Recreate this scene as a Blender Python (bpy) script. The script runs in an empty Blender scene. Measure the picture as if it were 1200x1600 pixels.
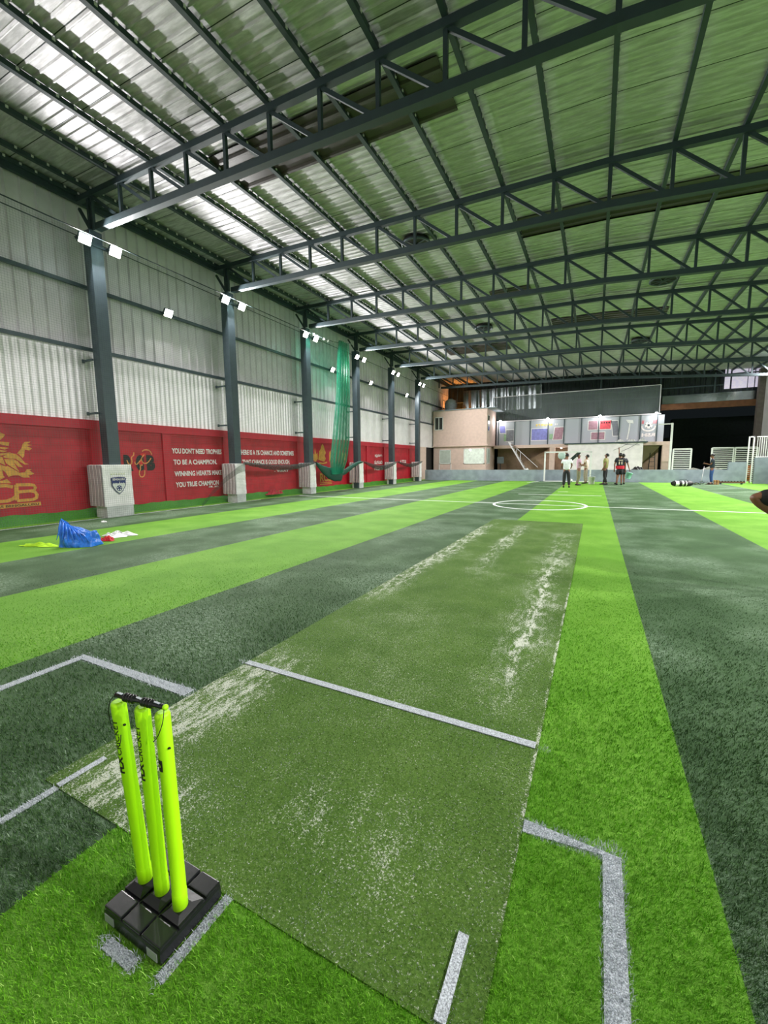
import bpy, math, random
import numpy as np
from mathutils import Vector, Matrix

R0 = random.Random(7)
C = bpy.context.scene.collection
SC = bpy.context.scene

# ------------------------------------------------------------------ camera
def make_camera():
    f, p, y, r = 649.524, 0.1193026, 0.4692124, -0.0093553
    B = Matrix(((1, 0, 0), (0, 0, -1), (0, 1, 0)))
    cy, sy = math.cos(y), math.sin(y)
    cp, sp = math.cos(p), math.sin(p)
    cr, sr = math.cos(r), math.sin(r)
    Ry = Matrix(((cy, 0, sy), (0, 1, 0), (-sy, 0, cy)))
    Rp = Matrix(((1, 0, 0), (0, cp, -sp), (0, sp, cp)))
    Rr = Matrix(((cr, -sr, 0), (sr, cr, 0), (0, 0, 1)))
    M = Rr @ Rp @ Ry @ B                    # world -> x right, y down, z forward
    W = Matrix((M[0], -M[1], -M[2])).transposed()
    cam = bpy.data.cameras.new('camera')
    cam.sensor_fit = 'AUTO'; cam.sensor_width = 36
    cam.lens = 36 * f / 1600
    cam.clip_start = 0.05; cam.clip_end = 300
    o = bpy.data.objects.new('camera', cam)
    o.matrix_world = Matrix.Translation((0, 0, 1.4)) @ W.to_4x4()
    C.objects.link(o); SC.camera = o
make_camera()

# ------------------------------------------------------------------ world, exposure
wd = bpy.data.worlds.new('world'); SC.world = wd; wd.use_nodes = True
wd.node_tree.nodes['Background'].inputs[0].default_value = (0.012, 0.016, 0.018, 1)
wd.node_tree.nodes['Background'].inputs[1].default_value = 0.4
SC.view_settings.view_transform = 'Standard'
SC.view_settings.look = 'None'
SC.view_settings.gamma = 1
SC.view_settings.use_curve_mapping = False
SC.view_settings.exposure = 0.46
FLOOD_W = 165.0
WALLLAMP_W = 60.0
RIGHT_W = [120, 270, 430, 490, 500, 500, 500, 500, 640]
NEAR_LEFT_W = [90, 170]

# ------------------------------------------------------------------ materials
def lin(c):
    def g(v):
        v = v / 255.0
        return v / 12.92 if v <= 0.04045 else ((v + 0.055) / 1.055) ** 2.4
    return tuple(g(v) for v in c) + (1.0,)

class NT:
    def __init__(s, name):
        s.m = bpy.data.materials.new(name); s.m.use_nodes = True
        s.t = s.m.node_tree; s.n = s.t.nodes; s.l = s.t.links
        s.b = s.n['Principled BSDF']; s.out = s.n['Material Output']
    def new(s, ty, **k):
        n = s.n.new(ty)
        for a, v in k.items(): setattr(n, a, v)
        return n
    def put(s, sock, v):
        if hasattr(v, 'is_output'): s.l.new(v, sock)
        else: sock.default_value = v
    def math(s, op, a, b=0.0, c=None, clamp=False):
        n = s.new('ShaderNodeMath', operation=op, use_clamp=clamp)
        s.put(n.inputs[0], a); s.put(n.inputs[1], b)
        if c is not None: s.put(n.inputs[2], c)
        return n.outputs[0]
    def rng(s, v, a, b, c=0.0, d=1.0):
        n = s.new('ShaderNodeMapRange', interpolation_type='SMOOTHSTEP')
        s.put(n.inputs[0], v)
        for i, q in enumerate((a, b, c, d)): s.put(n.inputs[i + 1], q)
        return n.outputs[0]
    def obj(s):
        return s.new('ShaderNodeTexCoord').outputs['Object']
    def noise(s, scale, detail=2, vec=None, rough=0.5):
        n = s.new('ShaderNodeTexNoise')
        n.inputs['Scale'].default_value = scale; n.inputs['Detail'].default_value = detail
        n.inputs['Roughness'].default_value = rough
        s.l.new(vec if vec is not None else s.obj(), n.inputs['Vector'])
        return n.outputs[0]
    def scaled(s, v3):
        n = s.new('ShaderNodeVectorMath', operation='MULTIPLY')
        s.l.new(s.obj(), n.inputs[0]); n.inputs[1].default_value = v3
        return n.outputs[0]
    def mix(s, f, a, b):
        n = s.new('ShaderNodeMix', data_type='RGBA')
        s.put(n.inputs[0], f); s.put(n.inputs[6], a); s.put(n.inputs[7], b)
        return n.outputs[2]
    def sep(s, v):
        n = s.new('ShaderNodeSeparateXYZ'); s.l.new(v, n.inputs[0]); return n.outputs
    def bump(s, h, strength=0.3, dist=0.01):
        n = s.new('ShaderNodeBump'); n.inputs['Strength'].default_value = strength
        n.inputs['Distance'].default_value = dist
        s.l.new(h, n.inputs['Height']); s.l.new(n.outputs[0], s.b.inputs['Normal'])
    def base(s, v): s.put(s.b.inputs['Base Color'], v)

MATS = {}
def mat(name, rgb, rough=0.6, metal=0.0, var=0.08, scale=6.0, bump=0.0, bscale=40.0, bdist=0.005, emit=None, es=1.0):
    if name in MATS: return MATS[name]
    t = NT(name)
    c = lin(rgb)
    d = tuple(v * (1 - var * 2.2) for v in c[:3]) + (1,)
    e = tuple(min(1, v * (1 + var)) for v in c[:3]) + (1,)
    t.base(t.mix(t.rng(t.noise(scale, 3), 0.3, 0.7), d, e))
    t.b.inputs['Roughness'].default_value = rough
    t.b.inputs['Metallic'].default_value = metal
    if bump: t.bump(t.noise(bscale, 3), bump, bdist)
    if emit:
        t.b.inputs['Emission Color'].default_value = lin(emit); t.b.inputs['Emission Strength'].default_value = es
    MATS[name] = t.m
    return t.m

def alpha_mat(name, rgb, alpha, rough=0.6, metal=0.0, streak=0.0, sscale=(1, 1, 1)):
    t = NT(name); t.base(lin(rgb)); t.b.inputs['Roughness'].default_value = rough; t.b.inputs['Metallic'].default_value = metal
    if streak:
        a = t.rng(t.noise(4.0, 3, t.scaled(sscale)), 0.35, 0.65, max(0, alpha - streak), min(1, alpha + streak))
        t.l.new(a, t.b.inputs['Alpha'])
    else:
        t.b.inputs['Alpha'].default_value = alpha
    return t.m

# turf colours, shared by ground and pile
BR_A, BR_B = (80, 134, 18), (112, 164, 50)
DK_A, DK_B = (40, 68, 36), (76, 106, 68)
MT_A, MT_B = (58, 90, 24), (86, 116, 46)
WHITE = (182, 188, 196)

def turf_ground():
    t = NT('striped_turf')
    o = t.obj(); x, y, z = t.sep(o)
    f = t.math('FRACT', t.math('MULTIPLY', t.math('ADD', x, 1.6 + 40.3), 1 / 4.03))
    stripe = t.math('LESS_THAN', f, 0.5012)
    n1 = t.noise(90, 4, rough=0.7); n2 = t.noise(1.6, 4); n3 = t.noise(260, 2)
    k = t.rng(t.math('ADD', t.math('MULTIPLY', n1, 0.7), t.math('MULTIPLY', n2, 0.3)), 0.32, 0.68)
    br = t.mix(k, lin(BR_A), lin(BR_B)); dk = t.mix(k, lin(DK_A), lin(DK_B))
    # pale fibre tips from wear, plus grazing sheen painted into the stripe colours
    worn_sheen = t.math('MULTIPLY', t.rng(t.noise(0.8, 4), 0.42, 0.68), t.rng(t.math('ADD', t.math('MULTIPLY', n3, 0.5), t.math('MULTIPLY', t.noise(34, 3, t.scaled((0.6, 1.5, 1)), rough=0.7), 0.5)), 0.46, 0.60))
    dk = t.mix(t.math('MULTIPLY', worn_sheen, 0.72), dk, lin((158, 178, 158)))
    br = t.mix(t.math('MULTIPLY', worn_sheen, 0.22), br, lin((190, 225, 120)))
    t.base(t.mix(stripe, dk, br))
    t.b.inputs['Roughness'].default_value = 0.75
    t.b.inputs['Specular IOR Level'].default_value = 0.25
    t.bump(t.math('ADD', n1, n3), 0.5, 0.01)
    return t.m

def mat_ground():
    t = NT('sanded_pitch_turf')
    o = t.obj(); x, y, z = t.sep(o)
    n1 = t.noise(110, 4, rough=0.7); n2 = t.noise(2.2, 4)
    k = t.rng(t.math('ADD', t.math('MULTIPLY', n1, 0.7), t.math('MULTIPLY', n2, 0.3)), 0.35, 0.65)
    base = t.mix(k, lin(MT_A), lin(MT_B))
    wob = t.math('MULTIPLY', t.math('SUBTRACT', t.noise(1.3, 3), 0.5), 0.28)
    xw = t.math('ADD', x, wob)
    def band(v, c, w0, w1):
        return t.rng(t.math('ABSOLUTE', t.math('SUBTRACT', v, c)), w0, w1, 1.0, 0.0)
    def box(cx, wx, y0, y1, soft, amp):
        a = band(xw, cx, wx * 0.2, wx)
        b = band(y, (y0 + y1) / 2, (y1 - y0) / 2 - soft, (y1 - y0) / 2)
        return t.math('MULTIPLY', t.math('MULTIPLY', a, b), amp)
    parts = [box(-0.44, 0.06, 1.9, 6.6, 1.4, 0.62), box(-0.45, 0.32, 1.4, 9.5, 2.0, 0.36),
             box(-2.04, 0.26, 3.0, 10.0, 1.5, 0.66), box(-1.95, 0.38, 0.7, 2.6, 0.6, 0.62),
             box(-1.32, 0.22, 4.5, 10.0, 1.6, 0.50), box(-0.85, 0.55, 0.9, 1.6, 0.3, 0.30), t.math('MULTIPLY', t.math('MULTIPLY', band(x, -0.19, 0.004, 0.022), band(y, 3.2, 1.2, 2.6)), 0.7),
             box(-1.7, 0.55, 0.6, 1.25, 0.25, 0.55)]
    s = parts[0]
    for q in parts[1:]: s = t.math('ADD', s, q)
    s = t.math('MULTIPLY', s, t.rng(t.noise(9.0, 6, t.scaled((1.6, 0.6, 1)), rough=0.8), 0.38, 0.66))
    s = t.math('ADD', s, t.rng(t.noise(1.1, 4, rough=0.7), 0.4, 0.7, 0.17, 0.36))
    grain = t.noise(125, 4, rough=0.85)
    spk = t.rng(t.math('ADD', grain, t.math('MULTIPLY', s, 0.34)), 0.66, 0.74)
    t.base(t.mix(t.math('MULTIPLY', spk, 0.85), base, lin((205, 208, 196))))
    t.b.inputs['Roughness'].default_value = 0.85
    t.b.inputs['Specular IOR Level'].default_value = 0.2
    t.bump(t.math('ADD', n1, grain), 0.5, 0.008)
    return t.m

def pile_mat(name, a, b):
    t = NT(name)
    n1 = t.noise(70, 3); n2 = t.noise(1.6, 3)
    t.base(t.mix(t.rng(t.math('ADD', t.math('MULTIPLY', n1, 0.8), t.math('MULTIPLY', n2, 0.2)), 0.35, 0.65), lin(a), lin(b)))
    t.b.inputs['Roughness'].default_value = 0.5
    t.b.inputs['Specular IOR Level'].default_value = 0.3
    return t.m

def ceiling_mat():
    t = NT('foil_faced_roof_sheet')
    n = t.noise(5, 4, t.scaled((0.5, 3.0, 1)), rough=0.6); n2 = t.noise(120, 3); n3 = t.noise(0.5, 3)
    x, y, z = t.sep(t.obj())
    seam = t.math('LESS_THAN', t.math('FRACT', t.math('MULTIPLY', t.math('ADD', y, 50.0), 1 / 1.025)), 0.016)
    t.base(t.mix(seam, t.mix(t.rng(n, 0.35, 0.7), lin((174, 172, 176)), lin((206, 204, 208))), lin((40, 46, 46))))
    t.b.inputs['Metallic'].default_value = 0.6
    t.l.new(t.rng(n3, 0.35, 0.65, 0.50, 0.58), t.b.inputs['Roughness'])
    t.bump(t.math('ADD', t.math('MULTIPLY', t.noise(60, 3, t.scaled((0.5, 2.0, 1))), 0.5), t.math('MULTIPLY', n2, 0.5)), 0.5, 0.006)
    return t.m

def red_wall_mat():
    t = NT('red_painted_block_wall')
    v = t.new('ShaderNodeTexBrick'); v.offset = 0.5
    m = t.new('ShaderNodeCombineXYZ'); x, y, z = t.sep(t.obj())
    t.l.new(y, m.inputs[0]); t.l.new(z, m.inputs[1])
    t.l.new(m.outputs[0], v.inputs['Vector'])
    v.inputs['Scale'].default_value = 1.0; v.inputs['Brick Width'].default_value = 0.45; v.inputs['Row Height'].default_value = 0.19
    v.inputs['Mortar Size'].default_value = 0.008
    n = t.noise(3, 4)
    c = t.mix(t.rng(n, 0.3, 0.7), lin((162, 14, 32)), lin((186, 20, 42)))
    t.base(t.mix(t.math('MULTIPLY', v.outputs['Fac'], 0.35), c, lin((110, 10, 22))))
    t.b.inputs['Roughness'].default_value = 0.5
    t.bump(t.math('SUBTRACT', t.math('MULTIPLY', t.noise(30, 3), 0.2), v.outputs['Fac']), 0.4, 0.006)
    return t.m

def net_mat(name, rgb, pitch, cover):
    """real square net: knots and strands, holes between them (pattern fixed to the net)"""
    t = NT(name); x, y, z = t.sep(t.obj())
    def line(v):
        f = t.math('FRACT', t.math('MULTIPLY', t.math('ADD', v, 100.0), 1 / pitch))
        return t.math('LESS_THAN', f, cover)
    a = t.math('MAXIMUM', line(y), line(z))
    t.base(lin(rgb)); t.b.inputs['Roughness'].default_value = 0.7
    t.l.new(a, t.b.inputs['Alpha'])
    return t.m

M = {}
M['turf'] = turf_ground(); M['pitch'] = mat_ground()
M['p_bright'] = pile_mat('bright_green_pile', (70, 132, 6), (124, 184, 48))
M['p_dark'] = pile_mat('dark_green_pile', (38, 70, 32), (84, 116, 66))
M['p_mat'] = pile_mat('olive_pile', (60, 92, 26), (96, 126, 54))
M['p_paledark'] = pile_mat('pale_tipped_dark_pile', (96, 122, 92), (150, 170, 146))
M['p_palebright'] = pile_mat('pale_tipped_bright_pile', (120, 172, 56), (176, 216, 110))
M['p_white'] = pile_mat('white_pile', (160, 167, 174), (204, 210, 216))
M['line'] = mat('white_line_turf', WHITE, 0.85, var=0.25, scale=220, bump=0.8, bscale=200)
M['ceiling'] = ceiling_mat(); M['red'] = red_wall_mat()
M['redtrim'] = mat('red_painted_trim', (180, 22, 44), 0.5, var=0.04)
M['sheet'] = mat('pale_wall_sheet', (214, 210, 216), 0.42, 0.2, 0.04, 2.0, 0.12, 6)
M['sheet_low'] = mat('pale_fluted_sheet', (232, 228, 233), 0.36, 0.2, 0.03, 3.0, 0.2, 7)
M['farline'] = mat('white_painted_turf', (232, 236, 236), 0.8)
M['steel'] = mat('dark_grey_painted_steel', (62, 76, 84), 0.42, 0.2, 0.05)
M['truss'] = mat('dark_slate_truss_paint', (40, 56, 62), 0.62, 0.0, 0.05)
M['darkmetal'] = mat('far_dark_sheet', (52, 60, 62), 0.3, 0.7, 0.12, 1.5, 0.3, 3, 0.03)
M['foil'] = mat('crinkled_foil', (160, 168, 172), 0.22, 1.0, 0.05, 3.0, 0.15, 5, 0.03)
M['skylight'] = mat('smoked_brown_skylight_sheet', (44, 38, 36), 0.4, 0.0, 0.1)
M['black'] = mat('matt_black', (14, 14, 15), 0.6, 0, 0.05)
M['blackplastic'] = mat('satin_black_plastic', (24, 25, 27), 0.26, 0, 0.05, 8, 0.05, 60)
M['neon'] = mat('fluorescent_yellow_plastic', (176, 242, 0), 0.55, 0, 0.01)
M['neon'].node_tree.nodes['Principled BSDF'].inputs['Subsurface Weight'].default_value = 0.0
M['white'] = mat('white_paint', (222, 224, 222), 0.5, 0, 0.03)
M['pad'] = mat('white_vinyl_pad', (245, 241, 245), 0.45, 0, 0.03, 5, 0.25, 5, 0.03)
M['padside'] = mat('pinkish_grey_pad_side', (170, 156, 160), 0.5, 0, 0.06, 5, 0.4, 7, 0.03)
M['concrete'] = mat('white_washed_plinth', (205, 208, 208), 0.8, 0, 0.06)
M['kick'] = mat('grey_cement_plaster', (138, 150, 160), 0.8, 0, 0.08, 2.5, 0.2, 30)
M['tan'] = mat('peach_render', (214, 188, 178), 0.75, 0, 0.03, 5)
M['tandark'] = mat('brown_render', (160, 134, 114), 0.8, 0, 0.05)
M['whitewall'] = mat('white_rendered_wall', (240, 232, 236), 0.7, 0, 0.04, 3, 0.4, 3, 0.02)
M['glass'] = mat('dark_window_glass', (52, 58, 54), 0.12, 0.0, 0.05)
M['paleglass'] = mat('pale_window_film', (186, 196, 188), 0.3, 0.0, 0.05)
M['mural_black'] = mat('black_mural_paint', (30, 26, 28), 0.6)
M['gold'] = mat('golden_mural_paint', (206, 150, 62), 0.55, 0, 0.08, 12)
M['goldline'] = mat('pale_gold_line_paint', (222, 150, 84), 0.55)
M['textwhite'] = mat('white_lettering_paint', (232, 226, 226), 0.55)
M['navy'] = mat('navy_print', (26, 42, 110), 0.5)
M['skin'] = mat('brown_skin', (122, 80, 58), 0.5, 0, 0.04)
M['hair'] = mat('black_hair', (14, 12, 12), 0.6, 0, 0.1)
M['lens'] = mat('lit_floodlight_lens', (255, 255, 255), 0.5, emit=(255, 246, 230), es=28)
M['spotlens'] = mat('lit_spotlight_lens', (255, 255, 255), 0.5, emit=(255, 250, 245), es=25)
M['orangelens'] = mat('lit_orange_lens', (255, 150, 60), 0.5, emit=(255, 120, 30), es=20)
M['wood'] = mat('brown_timber_beam', (110, 70, 44), 0.7, 0, 0.12, 3)
M['net'] = alpha_mat('green_netting', (24, 156, 122), 0.38, 0.6, 0, 0.14, (2, 8, 0.4))
M['netdark'] = alpha_mat('dark_green_netting', (26, 44, 42), 0.55, 0.7, 0, 0.2, (2, 6, 6))
M['netthick'] = alpha_mat('bunched_green_netting', (14, 74, 62), 0.88, 0.7, 0, 0.12, (2, 12, 8))
M['sidenet'] = net_mat('square_mesh_netting', (78, 96, 92), 0.052, 0.05)
M['screen'] = alpha_mat('grey_mesh_screen', (96, 108, 108), 0.45, 0.5)
M['banner'] = alpha_mat('translucent_grey_banner', (176, 182, 192), 0.9, 0.4)
M['blueplastic'] = mat('shiny_blue_plastic', (50, 124, 230), 0.22, 0, 0.10, 8, 0.9, 9, 0.05)
M['curb'] = pile_mat('curb_turf', (38, 96, 18), (66, 128, 34))

# ------------------------------------------------------------------ mesh helpers
class MB:
    def __init__(s): s.v = []; s.f = []; s.sm = []
    def add(s, vs, fs, smooth=False):
        b = len(s.v); s.v += [tuple(q) for q in vs]
        s.f += [tuple(b + i for i in f) for f in fs]; s.sm += [smooth] * len(fs)
        return s
    def box(s, x0, y0, z0, x1, y1, z1):
        x0, x1 = sorted((x0, x1)); y0, y1 = sorted((y0, y1)); z0, z1 = sorted((z0, z1))
        vs = [(x, y, z) for z in (z0, z1) for y in (y0, y1) for x in (x0, x1)]
        return s.add(vs, [(0, 2, 3, 1), (4, 5, 7, 6), (0, 1, 5, 4), (2, 6, 7, 3), (0, 4, 6, 2), (1, 3, 7, 5)])
    def rbox(s, x0, y0, z0, x1, y1, z1, r):
        """box with chamfered edges"""
        me = bpy.data.meshes.new('t'); import bmesh
        bm = bmesh.new(); b = MB().box(x0, y0, z0, x1, y1, z1)
        vv = [bm.verts.new(v) for v in b.v]
        for f in b.f: bm.faces.new([vv[i] for i in f])
        bmesh.ops.bevel(bm, geom=bm.edges[:], offset=r, segments=2, affect='EDGES', profile=0.6)
        bm.verts.ensure_lookup_table(); bm.verts.index_update()
        s.add([v.co[:] for v in bm.verts], [[v.index for v in f.verts] for f in bm.faces])
        bm.free(); bpy.data.meshes.remove(me)
        return s
    def beam(s, p, q, w, h, up=(0, 0, 1)):
        p, q = Vector(p), Vector(q); d = (q - p).normalized(); u = Vector(up)
        a = d.cross(u)
        if a.length < 1e-4: a = d.cross(Vector((0, 1, 0)))
        a.normalize(); c = a.cross(d).normalized()
        vs = []
        for o in (p, q):
            for i, j in ((-1, -1), (1, -1), (1, 1), (-1, 1)): vs.append(o + a * (w / 2 * i) + c * (h / 2 * j))
        return s.add(vs, [(0, 1, 2, 3), (7, 6, 5, 4), (0, 4, 5, 1), (1, 5, 6, 2), (2, 6, 7, 3), (3, 7, 4, 0)])
    def tube(s, pts, r, n=8, cap=True, smooth=True):
        pts = [Vector(p) for p in pts]; k = len(pts)
        rr = r if isinstance(r, (list, tuple)) else [r] * k
        vs = []; prev = None
        for i, p in enumerate(pts):
            d = (pts[min(i + 1, k - 1)] - pts[max(i - 1, 0)])
            if d.length < 1e-9: d = Vector((0, 0, 1))
            d.normalize()
            if prev is None:
                a = d.cross(Vector((0, 0, 1)))
                if a.length < 1e-3: a = d.cross(Vector((0, 1, 0)))
            else:
                a = prev - d * prev.dot(d)
            a.normalize(); prev = a; b = d.cross(a)
            for j in range(n):
                t = 2 * math.pi * j / n
                vs.append(p + (a * math.cos(t) + b * math.sin(t)) * rr[i])
        fs = [(i * n + j, i * n + (j + 1) % n, (i + 1) * n + (j + 1) % n, (i + 1) * n + j) for i in range(k - 1) for j in range(n)]
        s.add(vs, fs, smooth)
        if cap:
            b = len(s.v) - len(vs)
            s.f.append(tuple(b + j for j in reversed(range(n)))); s.sm.append(False)
            s.f.append(tuple(b + (k - 1) * n + j for j in range(n))); s.sm.append(False)
        return s
    def grid(s, fn, nu, nv, smooth=True):
        vs = [fn(i / nu, j / nv) for j in range(nv + 1) for i in range(nu + 1)]
        fs = [(j * (nu + 1) + i, j * (nu + 1) + i + 1, (j + 1) * (nu + 1) + i + 1, (j + 1) * (nu + 1) + i) for j in range(nv) for i in range(nu)]
        return s.add(vs, fs, smooth)
    def ball(s, c, r, nu=16, nv=10):
        rx, ry, rz = r if isinstance(r, (tuple, list)) else (r, r, r)
        def fn(u, v):
            a = 2 * math.pi * u; b = math.pi * v
            return (c[0] + rx * math.sin(b) * math.cos(a), c[1] + ry * math.sin(b) * math.sin(a), c[2] + rz * math.cos(b))
        return s.grid(fn, nu, nv)
    def prism(s, pts, fn, t):
        """flat polygon (u,v) mapped by fn(u,v,w) with thickness t"""
        n = len(pts)
        vs = [fn(u, v, 0) for u, v in pts] + [fn(u, v, t) for u, v in pts]
        fs = [tuple(range(n)), tuple(reversed(range(n, 2 * n)))] + [(i, i + n, (i + 1) % n + n, (i + 1) % n) for i in range(n)]
        return s.add(vs, fs)
    def stroke(s, pts, w, fn, t, closed=False):
        """painted line of width w along (u,v) points"""
        P = [Vector((a, b)) for a, b in pts]
        if closed: P.append(P[0])
        k = len(P); L = []; Rr = []
        for i in range(k):
            a = P[i - 1] if i else (P[-2] if closed else P[0]); b = P[i + 1] if i < k - 1 else (P[1] if closed else P[-1])
            d = (b - a).normalized(); nrm = Vector((-d.y, d.x)) * (w / 2)
            L.append(P[i] + nrm); Rr.append(P[i] - nrm)
        for i in range(k - 1):
            s.prism([L[i], L[i + 1], Rr[i + 1], Rr[i]], fn, t)
        return s
    def build(s, name, material, parent=None, loc=None):
        me = bpy.data.meshes.new(name); me.from_pydata(s.v, [], s.f)
        me.polygons.foreach_set('use_smooth', s.sm); me.materials.append(material); me.update()
        o = bpy.data.objects.new(name, me); C.objects.link(o)
        if loc: o.location = loc
        if parent: o.parent = parent
        return o

def tag(o, label=None, cat=None, group=None, kind=None):
    if label: o['label'] = label
    if cat: o['category'] = cat
    if group: o['group'] = group
    if kind: o['kind'] = kind
    return o
def empty(name, label, cat, loc=(0, 0, 0), rz=0.0, group=None):
    o = bpy.data.objects.new(name, None); C.objects.link(o); o.empty_display_size = 0.1
    o.location = loc; o.rotation_euler = (0, 0, rz)
    return tag(o, label, cat, group)
def struct(name, mb, m, parent=None):
    o = mb.build(name, m, parent); o['kind'] = 'structure'; return o
def copy_tree(o, parent=None):
    c = o.copy(); C.objects.link(c); c.parent = parent
    for ch in list(o.children): copy_tree(ch, c)
    return c

def on_left(x):   # painting plane on the left wall: u -> +Y, v -> Z, w -> +X
    return lambda u, v, w: (x + w, u, v)
def on_far(y):    # plane facing the camera: u -> +X, v -> Z
    return lambda u, v, w: (u, y - w, v)

def text(name, s, fn, u0, v0, w, h, m, parent, bold=0.02, mirror=False, t=0.004, cuts=0):
    cu = bpy.data.curves.new('t', 'FONT'); cu.body = s; cu.size = 1; cu.offset = bold; cu.resolution_u = 3
    ob = bpy.data.objects.new('t', cu); C.objects.link(ob)
    dg = bpy.context.evaluated_depsgraph_get()
    me = bpy.data.meshes.new_from_object(ob.evaluated_get(dg))
    bpy.data.objects.remove(ob); bpy.data.curves.remove(cu)
    if not me.vertices: return None
    if cuts:
        import bmesh
        bm = bmesh.new(); bm.from_mesh(me); bmesh.ops.triangulate(bm, faces=bm.faces[:])
        for _ in range(cuts):
            bmesh.ops.subdivide_edges(bm, edges=[e for e in bm.edges if e.calc_length() > 0.09], cuts=1)
            bmesh.ops.triangulate(bm, faces=bm.faces[:])
        bm.to_mesh(me); bm.free()
    xs = [v.co.x for v in me.vertices]; ys = [v.co.y for v in me.vertices]
    x0, x1, y0, y1 = min(xs), max(xs), min(ys), max(ys)
    b = MB()
    vs = []
    for v in me.vertices:
        a = (v.co.x - x0) / (x1 - x0); c = (v.co.y - y0) / (y1 - y0)
        if mirror: a = 1 - a
        vs.append(fn(u0 + a * w, v0 + c * h, t))
    b.add(vs, [tuple(p.vertices) for p in me.polygons])
    bpy.data.meshes.remove(me)
    return b.build(name, m, parent)

ORD = ['first', 'second', 'third', 'fourth', 'fifth', 'sixth', 'seventh', 'eighth', 'ninth', 'tenth', 'eleventh', 'twelfth',
       'thirteenth', 'fourteenth', 'fifteenth', 'sixteenth', 'seventeenth', 'eighteenth', 'nineteenth']

# ------------------------------------------------------------------ the hall
WX = -12.2            # left wall
RX = 9.75             # right wall
FY = 37.3             # far wall
BY = -4.0             # wall behind the camera
COLY = [6.75, 11.08, 15.42, 19.75, 24.08, 28.42]
def ztop(x): return 8.08 - 0.02 * (x + 11.4) if x < 0 else 7.852 - 0.065 * x
def zbot(x): return ztop(x) - 0.80 - 0.008 * (x + 11.4)

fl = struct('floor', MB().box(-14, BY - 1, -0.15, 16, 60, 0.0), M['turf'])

def corr(y0, y1, pitch, depth, flat=0.55):
    """trapezoid rib profile -> list of (pos, offset)"""
    out = []; y = y0
    while y < y1:
        a = pitch * flat; b = pitch * 0.12
        out += [(y, 0), (y + a, 0), (y + a + b, depth), (y + pitch - b, depth)]
        y += pitch
    out.append((y1, 0))
    return [(min(p, y1), d) for p, d in out]

# roof: foil faced ribbed sheet, gently bent along the ridge line
prof = corr(BY, FY, 0.205, 0.02, 0.70)
b = MB(); xs = [WX - 0.1, 0, RX + 0.1]
for k in range(2):
    x0, x1 = xs[k], xs[k + 1]
    vs = []; 
    for y, d in prof: vs += [(x0, y, ztop(x0) + 0.20 - d), (x1, y, ztop(x1) + 0.20 - d)]
    n = len(prof)
    b.add(vs, [(2 * i, 2 * i + 1, 2 * i + 3, 2 * i + 2) for i in range(n - 1)])
struct('ceiling', b, M['ceiling'])

# left wall
wl = bpy.data.objects.new('wall_left', None)
b = MB().box(WX - 0.25, BY, 0, WX, 29.6, 2.56)
wl = struct('wall_left', b, M['red'])
b = MB()
for y0, y1 in [(BY, 29.55)]: b.box(WX, y0, 2.36, WX + 0.06, y1, 2.60)
b.build('coping_beam', M['redtrim'], wl)
for yc, hw in [(-1.0, 0.15), (2.6, 0.15), (6.75, 0.2), (8.80, 0.14), (11.2, 0.14), (15.5, 0.2), (19.9, 0.2), (21.95, 0.18), (24.2, 0.16), (28.3, 0.15)]:
    MB().box(WX, yc - hw, 0.0, WX + 0.05, yc + hw, 2.36).build('pilaster', M['redtrim'], wl)
b = MB(); pr = corr(BY, FY, 0.31, 0.045, 0.79)
vs = []
for y, d in pr: vs += [(WX - 0.06 + d, y, 4.42), (WX - 0.06 + d, y, 8.35)]
b.add(vs, [(2 * i, 2 * i + 1, 2 * i + 3, 2 * i + 2) for i in range(len(pr) - 1)])
b.build('upper_sheet', M['sheet'], wl)
b = MB(); vs = []; ys = np.arange(BY, FY, 0.035)
for y in ys:
    d = 0.012 * math.sin(2 * math.pi * y / 0.16) + 0.006 * math.sin(y * 7.3)
    vs += [(WX + 0.0 + d, y, 2.55), (WX + 0.0 + d, y, 4.45)]
b.add(vs, [(2 * i, 2 * i + 1, 2 * i + 3, 2 * i + 2) for i in range(len(ys) - 1)], True)
b.build('lower_sheet', M['sheet_low'], wl)
for z in (4.43, 6.0):
    for y0, y1 in zip([BY] + COLY, COLY + [FY - 0.3]):
        MB().beam((WX + 0.10, y0, z), (WX + 0.10, y1, z), 0.07, 0.09).build('girt', M['steel'], wl)
MB().beam((WX + 0.08, BY, 8.1), (WX + 0.08, FY - 0.2, 8.1), 0.10, 0.14).build('eave_beam', M['truss'], wl)
MB().beam((WX + 0.06, BY, 7.25), (WX + 0.06, FY - 0.2, 7.25), 0.015, 0.02).build('net_cable', M['truss'], wl)
# tan bit of wall beyond the red wall, then a dark recess
MB().box(WX - 0.25, 29.6, 0, WX + 0.02, 31.6, 2.56).build('rendered_infill', M['tan'], wl)
MB().box(WX - 0.25, 31.6, 0, WX - 0.05, FY, 2.56).build('dark_recess', M['black'], wl)
# turf upstand along the foot of the wall
b = MB(); ys = np.arange(BY, 29.4, 0.12); vs = []
for y in ys:
    j = 0.012 * math.sin(y * 3.1) + 0.01 * math.sin(y * 11)
    vs += [(WX + 0.20 + j, y, 0.0), (WX + 0.11 + j, y, 0.12), (WX + 0.045, y, 0.225 + j)]
b.add(vs, [(3 * i + k, 3 * i + k + 1, 3 * i + 4 + k, 3 * i + 3 + k) for i in range(len(ys) - 1) for k in (0, 1)], True)
struct('baseboard_left', b, M['curb'])

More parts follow.
